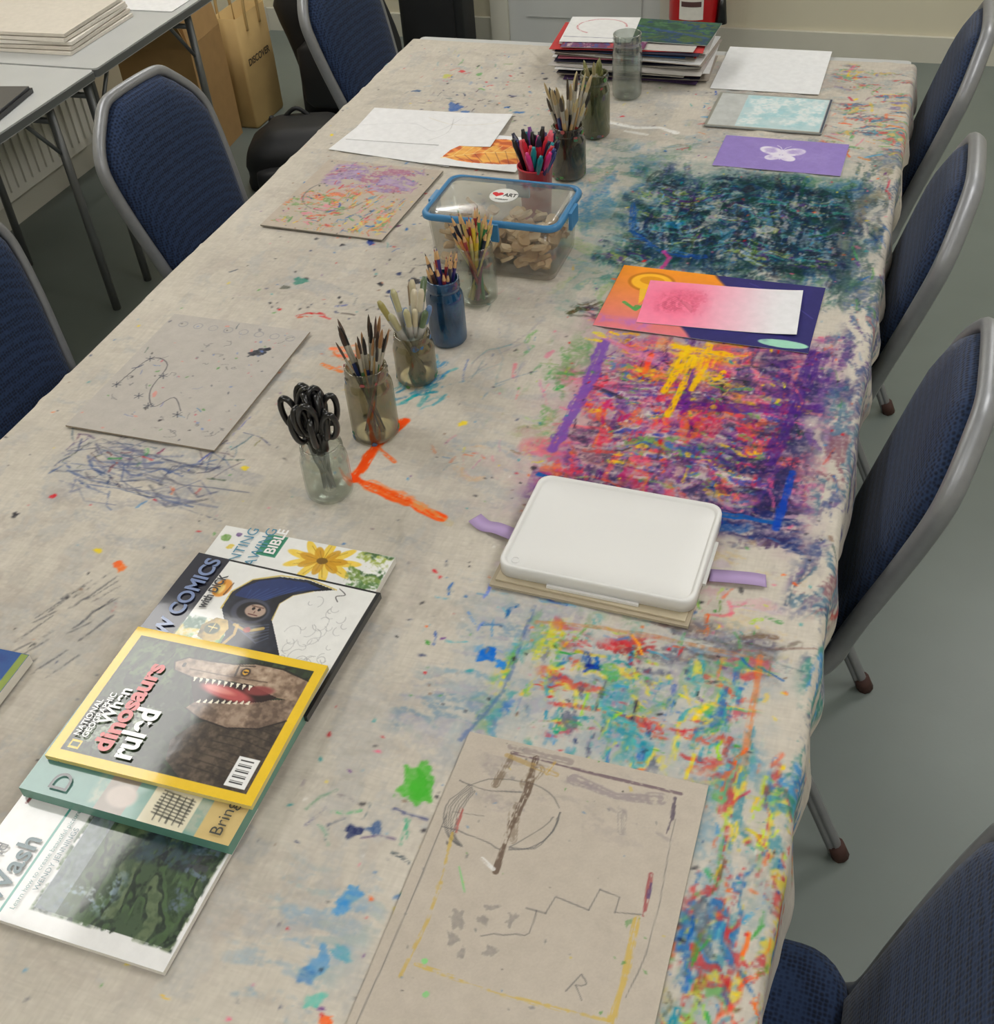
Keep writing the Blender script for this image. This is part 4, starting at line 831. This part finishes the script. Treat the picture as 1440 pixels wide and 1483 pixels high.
# comics book  (lower-left third is covered by the dinosaur magazine)
w_,h_=.205,.268
c=C_(w_,h_,.0009,(229,229,227),2); c.rect(-.103,.085,.103,.135,(28,30,48)); c.scum(-.103,.0,.0,.088,[(90,130,80),(120,165,90),(205,185,90),(70,110,90)],.95,.40,0,.01,1.5)
def tpoly(pts,cols,seed,fs=170):
    c2=Cv(c.x0,c.y0,c.x1,c.y1,c.res,(0,0,0)); c2.poly(pts,(255,255,255)); mk=(c2.C[...,:1]/255)
    n=fbm(c.X*fs,c.Y*fs,seed,3)*.55+fbm(c.X*35,c.Y*35,seed+3,2)*.45; t=np.clip((n-.3)/.4,0,.999)*(len(cols)-1); i0=t.astype(int); fr=(t-i0)[...,None]; P=np.array(cols,float); col=P[i0]*(1-fr)+P[np.minimum(i0+1,len(cols)-1)]*fr; c.C=c.C*(1-mk)+col*mk
cape=[(-.10,-.02),(-.06,.02),(-.02,.022),(.0,.034),(.02,.050),(.05,.052),(.077,.036),(.092,.005),(.097,-.035),(.090,-.075),(.080,-.05),(.066,-.028),(.048,-.018),(.02,-.022),(-.01,-.045),(-.03,-.06),(-.06,-.070),(-.10,-.06)]
tpoly(cape,[(14,16,26),(24,28,42),(38,44,62)],41,60)
c.poly([(.045,.046),(.060,.042),(.077,.028),(.089,.003),(.092,-.035),(.087,-.058),(.074,-.03),(.060,-.008),(.048,.002),(.044,.02)],(26,50,110),.95,.15)
c.line([(.02,.051),(.05,.053),(.077,.037),(.094,.005),(.099,-.035),(.091,-.077)],.0022,(205,180,90),.9); c.line([(.080,-.05),(.066,-.028),(.048,-.018),(.02,-.022)],.0016,(205,180,90),.8)
for k in range(7): c.line([(.046,.03-k*.004),(.060+k*.004,.030-k*.011)],.0012,(60,85,150),.6)
c.ell(.052,.068,.016,.012,(222,150,60),1,.1); c.ell(.050,.070,.009,.006,(245,215,130),.9,.3); c.line([(.042,.060),(.064,.058)],.002,(90,60,40),.8)
# hooded figure in the middle of the uncovered area
c.ell(.026,.012,.021,.026,(64,66,84),1,.08); c.ell(.026,.010,.016,.020,(20,20,28),1,.08); c.ell(.028,.006,.011,.014,(176,152,138),1,.1)
for yy_ in(.010,.002): c.ell(.031,yy_,.0025,.0022,(28,16,16),1,.1)
c.line([(.027,.006),(.024,.006)],.0018,(110,70,64),.9); c.line([(.021,.012),(.021,.0)],.0020,(90,36,36),.95); c.line([(.035,.014),(.035,-.002)],.0018,(90,60,50),.8)
for k in range(6): c.line([(.004-k*.002,.030-k*.004),(.0-k*.004,.004-k*.005),(.012-k*.004,-.022-k*.002)],.0014,(84,90,118),.75)
c.stroke([(.0,.020),(-.006,.0),(.004,-.018)],.004,(190,160,80),.9,.25); c.blob(-.004,.0,.005,(170,40,45),.9,.4)
# gold-armoured figure
tpoly([(-.030,.056),(-.012,.060),(.004,.048),(.004,.032),(-.008,.024),(-.028,.026),(-.036,.040)],[(90,78,40),(176,146,66),(222,192,108)],47,90); c.ell(-.014,.044,.009,.010,(50,66,40),1,.1); c.line([(-.012,.050),(-.012,.038)],.002,(232,208,132),.9); c.line([(-.020,.044),(-.006,.044)],.0018,(232,208,132),.9)
c.stroke([(-.04,.02),(-.015,.012),(.0,.016)],.005,(200,165,85),.9,.3)
for k in range(34):
    cx_,cy_=rng.uniform(-.04,.065),rng.uniform(-.115,-.055); r_=rng.uniform(.004,.013); a0=rng.uniform(0,6)
    c.line([(cx_+r_*math.cos(a_),cy_+r_*.8*math.sin(a_)) for a_ in np.linspace(a0,a0+3,8)],.0009,(150,150,153),.6)
c.rect(-.103,-.134,.103,-.129,(24,24,28)); c.rect(.099,-.134,.103,.085,(24,24,28)); cur([(.072,-.088),(.080,-.082),(.086,-.092),(.094,-.080)],.0014,(60,60,60),.8)
e=mag('comic_drawing_book',w_,h_,.010,c,-.664,.79,ZC+.0135,-1.5,edge=(30,30,34))
text('DRAW COMICS',.030,(-.10,.094,.0128),(110,130,175),e,bold=.0008,sx=.92); text('with DICK',.018,(.012,.070,.0128),(35,35,45),e,bold=.0005,sx=.75)
# dinosaur magazine
w_,h_=.20,.258
c=C_(w_,h_,.0009,(236,196,30),3); A=.0125
c.rect(-w_/2+A,-h_/2+A,w_/2-A,h_/2-A,(36,46,32)); c.scum(-.0875,-.1165,.0875,.1165,[(30,42,28),(46,62,38),(22,28,20),(58,74,48)],.9,.42,0,.002,1.5)
c.scum(-.0875,.02,.02,.1165,[(150,165,145),(185,198,180),(120,140,110)],.85,.44,1,.03,.9); c.scum(.02,.04,.0875,.1165,[(60,84,46),(84,108,64),(40,58,34)],.9,.42,0,.01,1.6)
tpoly([(-.0875,-.1165),(-.0875,-.035),(-.07,-.008),(-.045,.0),(-.018,-.015),(.0,-.045),(.012,-.08),(.02,-.1165)],[(46,38,33),(68,57,48),(96,82,70)],5,220)
for k in range(9): cur([(-.08+k*.010,-.114),(-.074+k*.010,-.075),(-.070+k*.009,-.03-.004*k)],.0016,(36,30,26),.5)
tpoly([(.012,-.1165),(-.006,-.09),(-.014,-.055),(-.010,-.018),(.0,.006),(.010,.0),(.016,-.030),(.030,-.070),(.044,-.1165)],[(98,80,68),(134,112,96),(164,142,124)],9,200)
c.line([(.012,-.1165),(-.006,-.09),(-.014,-.055),(-.010,-.018),(.0,.006)],.0022,(26,20,18),.85)
hd=[(.040,-.090),(.050,-.055),(.048,-.015),(.043,.024),(.048,.048),(.060,.054),(.070,.040),(.071,.012),(.074,-.02),(.081,-.045),(.081,-.08),(.072,-.1165),(.040,-.1165)]
tpoly(hd,[(112,90,74),(156,132,112),(192,170,148)],11,160)
c.line(hd[3:12],.0022,(24,20,16),.85)
c.poly([(.042,.022),(.047,-.012),(.050,-.050),(.040,-.092),(.030,-.078),(.017,-.035),(.010,.0),(.02,.008)],(34,10,12)); c.ell(.032,-.030,.009,.034,(196,88,88),.95,.3,-.1); c.ell(.044,-.066,.007,.018,(140,60,60),.9,.3,.2); c.ell(.034,-.020,.004,.020,(226,142,132),.8,.4,-.1)
for k in range(10): c.poly([(.0445+.0005*k,.0190-k*.0078),(.0445+.0005*k,.0145-k*.0078),(.0365+.0005*k,.0160-k*.0078)],(242,236,218),.97)
for k in range(9): c.poly([(.0105+.0015*k,-.002-k*.0072),(.0105+.0015*k,-.0065-k*.0072),(.0170+.0015*k,-.0055-k*.0072)],(238,230,210),.97)
c.ell(.066,-.038,.0065,.006,(48,36,30),.9,.2); c.ell(.066,-.038,.0042,.0038,(222,165,50)); c.ell(.066,-.038,.0013,.0034,(10,10,10)); c.line([(.058,-.028),(.073,-.026),(.077,-.045)],.0026,(56,42,34),.8); c.ell(.058,.040,.0035,.0025,(40,28,24)); c.line([(.054,.03),(.055,-.02),(.058,-.07)],.0016,(74,56,46),.7)
c.rect(-.083,-.112,-.045,-.087,(235,235,235))
for k in range(14): c.rect(-.081+k*.0024,-.107,-.081+k*.0024+(.0014 if k%3 else .0007),-.091,(20,20,20))
c.rect(-.083,.097,-.072,.111,(236,196,30)); c.rect(-.0805,.099,-.0745,.109,(60,80,60))
e=mag('dinosaur_magazine',w_,h_,.007,c,-.663,.650,ZC+.0275,1,edge=(220,200,120))
z_=.0096
text('NATIONAL\nGEOGRAPHIC',.0105,(-.068,.105,z_),(235,235,235),e,bold=.0002); text('When',.021,(-.045,.080,z_),(235,235,235),e,bold=.0006); text('dinosaurs',.032,(-.080,.060,z_),(200,50,45),e,bold=.0012,sx=1.05); text('ruled',.040,(-.084,.030,z_),(238,238,235),e,bold=.0014,sx=.85)

# ================================================================ LEFT SIDE AND BACKGROUND
zt=.7212
def slab(name,x,y,wx,wy,t,c_,rz=0,z=zt,mat=M_paper):
    m=MB(); m.box(-wx/2,-wy/2,0,wx/2,wy/2,t,c_); return m.obj(name,mat,None,(x,y,z),rz)
e=empty('paper_tray_stack',(-2.44,2.82,zt)); m=MB()
for i in range(5): m.box(-.21+.004*i,-.16,i*.012,.21-.003*i,.16-.002*i,i*.012+.009,[(226,220,210),(210,203,192),(230,225,216)][i%3],M=Matrix.Rotation(.03*(i%3),4,'Z'))
m.obj('boards',M_paper,e)
e=empty('paper_tray_stack',(-2.50,1.75,zt)); m=MB()
for i in range(4): m.box(-.22+.004*i,-.20,i*.014,.22-.003*i,.20-.002*i,i*.014+.010,[(215,205,192),(225,218,206),(200,190,176)][i%3],M=Matrix.Rotation(-.04*(i%2),4,'Z'))
m.obj('boards',M_paper,e)
slab('white_paper_sheet',-2.26,3.16,.27,.26,.002,(228,228,230),.0); slab('white_paper_sheet',-2.60,3.16,.30,.24,.004,(226,228,232),.0)
m=MB(); m.box(-.13,-.15,0,.12,.15,.012,(30,30,34)); m.box(-.125,-.145,.012,.115,.145,.018,(60,60,66)); m.box(-.10,-.12,.018,.04,.10,.022,(205,205,208)); m.obj('black_portfolio_folder',M_gloss,None,(-2.27,2.24,zt),.15)
m=MB(); x0=RX0+.03
m.box(x0,1.0,.13,x0+.012,3.4,.62); m.box(x0+.06,1.0,.13,x0+.068,3.4,.62); m.box(x0,1.0,.62,x0+.07,3.4,.63)
for i in range(60): m.box(x0+.068,1.02+i*.04,.16,x0+.076,1.04+i*.04,.59)
for yy in(1.15,3.25): m.box(RX0+.001,yy-.02,.2,x0,yy+.02,.5)
m.tube([(x0+.04,3.43,.16),(x0+.04,3.43,0)],.008,(220,220,220)); m.box(x0+.02,3.40,.13,x0+.06,3.45,.17)
m.obj('radiator',solid('radiator_enamel',(222,220,210),.4,amt=.02))
M_card=solid('cardboard',(176,140,92),.85,amt=.06,scale=20)
e=empty('cardboard_box',(-2.60,3.64,0),.1); m=MB(); a,b_,h=.15,.13,.42
for q in((-a,-b_,a,-b_+.005),(-a,b_-.005,a,b_),(-a,-b_+.005,-a+.005,b_-.005),(a-.005,-b_+.005,a,b_-.005)): m.box(q[0],q[1],0,q[2],q[3],h)
m.box(-a+.005,-b_+.005,.001,a-.005,b_-.005,.006)
m.box(-a,-.004,0,a,0,.12,M=Matrix.Translation((0,-b_,h))@Matrix.Rotation(.5,4,'X')); m.box(0,-b_,0,.004,b_,.12,M=Matrix.Translation((a-.004,0,h))@Matrix.Rotation(-.15,4,'Y'))
m.obj('box_body',M_card,e)
e=empty('kraft_tote_bag',(-2.47,3.94,0),.0); m=MB(); m.rings(rrect(-.055,-.115,.055,.115,.012),[(.95,.0),(1,.01),(1.02,.2),(1.0,.42),(.97,.42),(.97,.02)],lambda x,y,d:(x,y,d),(190,160,105),captop=False)
for sx in(-1,1): m.tube(smoothpath([(sx*.057,-.05,.36),(sx*.059,-.045,.47),(sx*.055,0,.53),(sx*.059,.045,.47),(sx*.057,.05,.36)],5),.006,(150,115,70))
m.obj('bag_body',solid('kraft_paper',(188,158,104),.8,amt=.05,scale=15),e)
t=text('DISCOVER',.036,(.0615,-.095,.24),(60,50,40),e,name='bag_lettering',bold=.001); t.rotation_euler=(pi/2,0,pi/2)
M_bag=solid('black_nylon',(24,25,28),.6,amt=.15,scale=12,bump=.6,bscale=25)
def bag(name,x,y,rz,w_,d_,h_,seed,straps=True):
    e=empty(name,(x,y,0),rz); m=MB(); ol=rrect(-w_/2,-d_/2,w_/2,d_/2,min(w_,d_)*.3,6); rr=random.Random(seed)
    n=10; rg=[(.80,.0)]+[(.92+.10*math.sin(pi*min(1,(k/n)*1.1))+rr.uniform(-.02,.02)-(.0 if k<8 else .22*(k-7)/2),h_*k/n) for k in range(n+1)]+[(.3,h_*1.02)]
    m.rings(ol,rg,lambda a_,b_,q:(a_+.03*math.sin(q*9),b_+.02*math.sin(q*7+1),q),(22,23,26))
    m.rings(rrect(-w_*.32,-d_*.62,w_*.32,-d_*.40,.03,4),[(.8,h_*.08),(1,h_*.12),(1.02,h_*.3),(1,h_*.45),(.7,h_*.5)],lambda a_,b_,q:(a_,b_,q),(26,27,30))
    for sx in(-1,1): m.tube(smoothpath([(sx*w_*.25,d_*.4,h_*.9),(sx*w_*.3,d_*.62,h_*.6),(sx*w_*.28,d_*.5,h_*.15)],5),.012,(20,20,22))
    m.tube(smoothpath([(-.05,d_*.3,h_*.95),(0,d_*.3,h_*1.12),(.05,d_*.3,h_*.95)],5),.008,(20,20,22))
    if straps: m.tube(smoothpath([(w_*.2,-d_*.5,h_*.5),(w_*.4,-d_*.8,.02),(w_*.1,-d_*.95,.012),(-w_*.2,-d_*.85,.012)],6),.008,(20,20,22))
    m.obj('bag_body',M_bag,e); return e
bag('black_holdall',-2.14,4.10,.05,.40,.24,.60,1,False); bag('black_backpack',-2.04,3.46,.3,.40,.28,.20,2)
e=empty('wheeled_suitcase',(-1.94,4.64,0),.05); m=MB(); m.rings(rrect(-.14,-.10,.14,.10,.03,5),[(.9,.05),(1,.07),(1,.52),(.93,.55),(.3,.555)],lambda a_,b_,q:(a_,b_,q),(24,25,28))
for sx in(-1,1):
    for yy in(-.09,.09): m.rod((sx*.11,yy,.03),(sx*.11+.02,yy,.03),[(0,.03,(15,15,16)),(1,.03,(15,15,16))],16)
    m.tube([(sx*.08,.09,.5),(sx*.08,.09,.85)],.008,(120,120,120)); m.box(sx*.11-.004,-.095,.03,sx*.11+.02,.095,.07,(20,20,22))
m.tube([(-.08,.09,.85),(.08,.09,.85)],.012,(20,20,22)); m.box(-.11,-.112,.12,.11,-.10,.42,(28,29,32)); m.obj('case',M_bag,e)
e=empty('fire_extinguisher',(-.87,RY1-.13,.15)); m=MB(); RDc=(190,22,28)
m.lathe([(.03,.0),(.08,.0),(.097,.012),(.102,.03),(.102,.40),(.09,.44),(.06,.475),(.028,.49),(.026,.52),(.001,.52)],None,RDc,32)
vs=[];N=10
for zz in(.05,.32):
    for i in range(N+1):
        a_=math.radians(245+55*i/N); vs.append((.1032*math.cos(a_),.1032*math.sin(a_),zz))
m.add(vs,[(i,i+1,N+2+i,N+1+i) for i in range(N)],(225,222,215))
for z0_ in(.10,.16,.22): 
    vs=[]
    for zz in(z0_,z0_+.02):
        for i in range(N+1):
            a_=math.radians(250+45*i/N); vs.append((.1038*math.cos(a_),.1038*math.sin(a_),zz))
    m.add(vs,[(i,i+1,N+2+i,N+1+i) for i in range(N)],(90,60,60))
m.box(-.02,-.02,.52,.02,.02,.56,(30,30,30)); m.box(-.015,-.13,.56,.015,.03,.572,(30,30,30)); m.box(-.015,-.12,.535,.015,-.02,.545,(30,30,30))
m.tube(smoothpath([(.02,0,.54),(.10,-.02,.50),(.12,-.03,.3),(.115,-.03,.12)],6),.011,(22,22,24)); m.rod((.115,-.03,.14),(.115,-.03,.02),[(0,.012,(22,22,24)),(1,.024,(22,22,24))],12)
m.box(-.03,.095,-.14,.03,.1295,.45,(150,150,150)); m.obj('cylinder_and_hose',M_gloss,e)
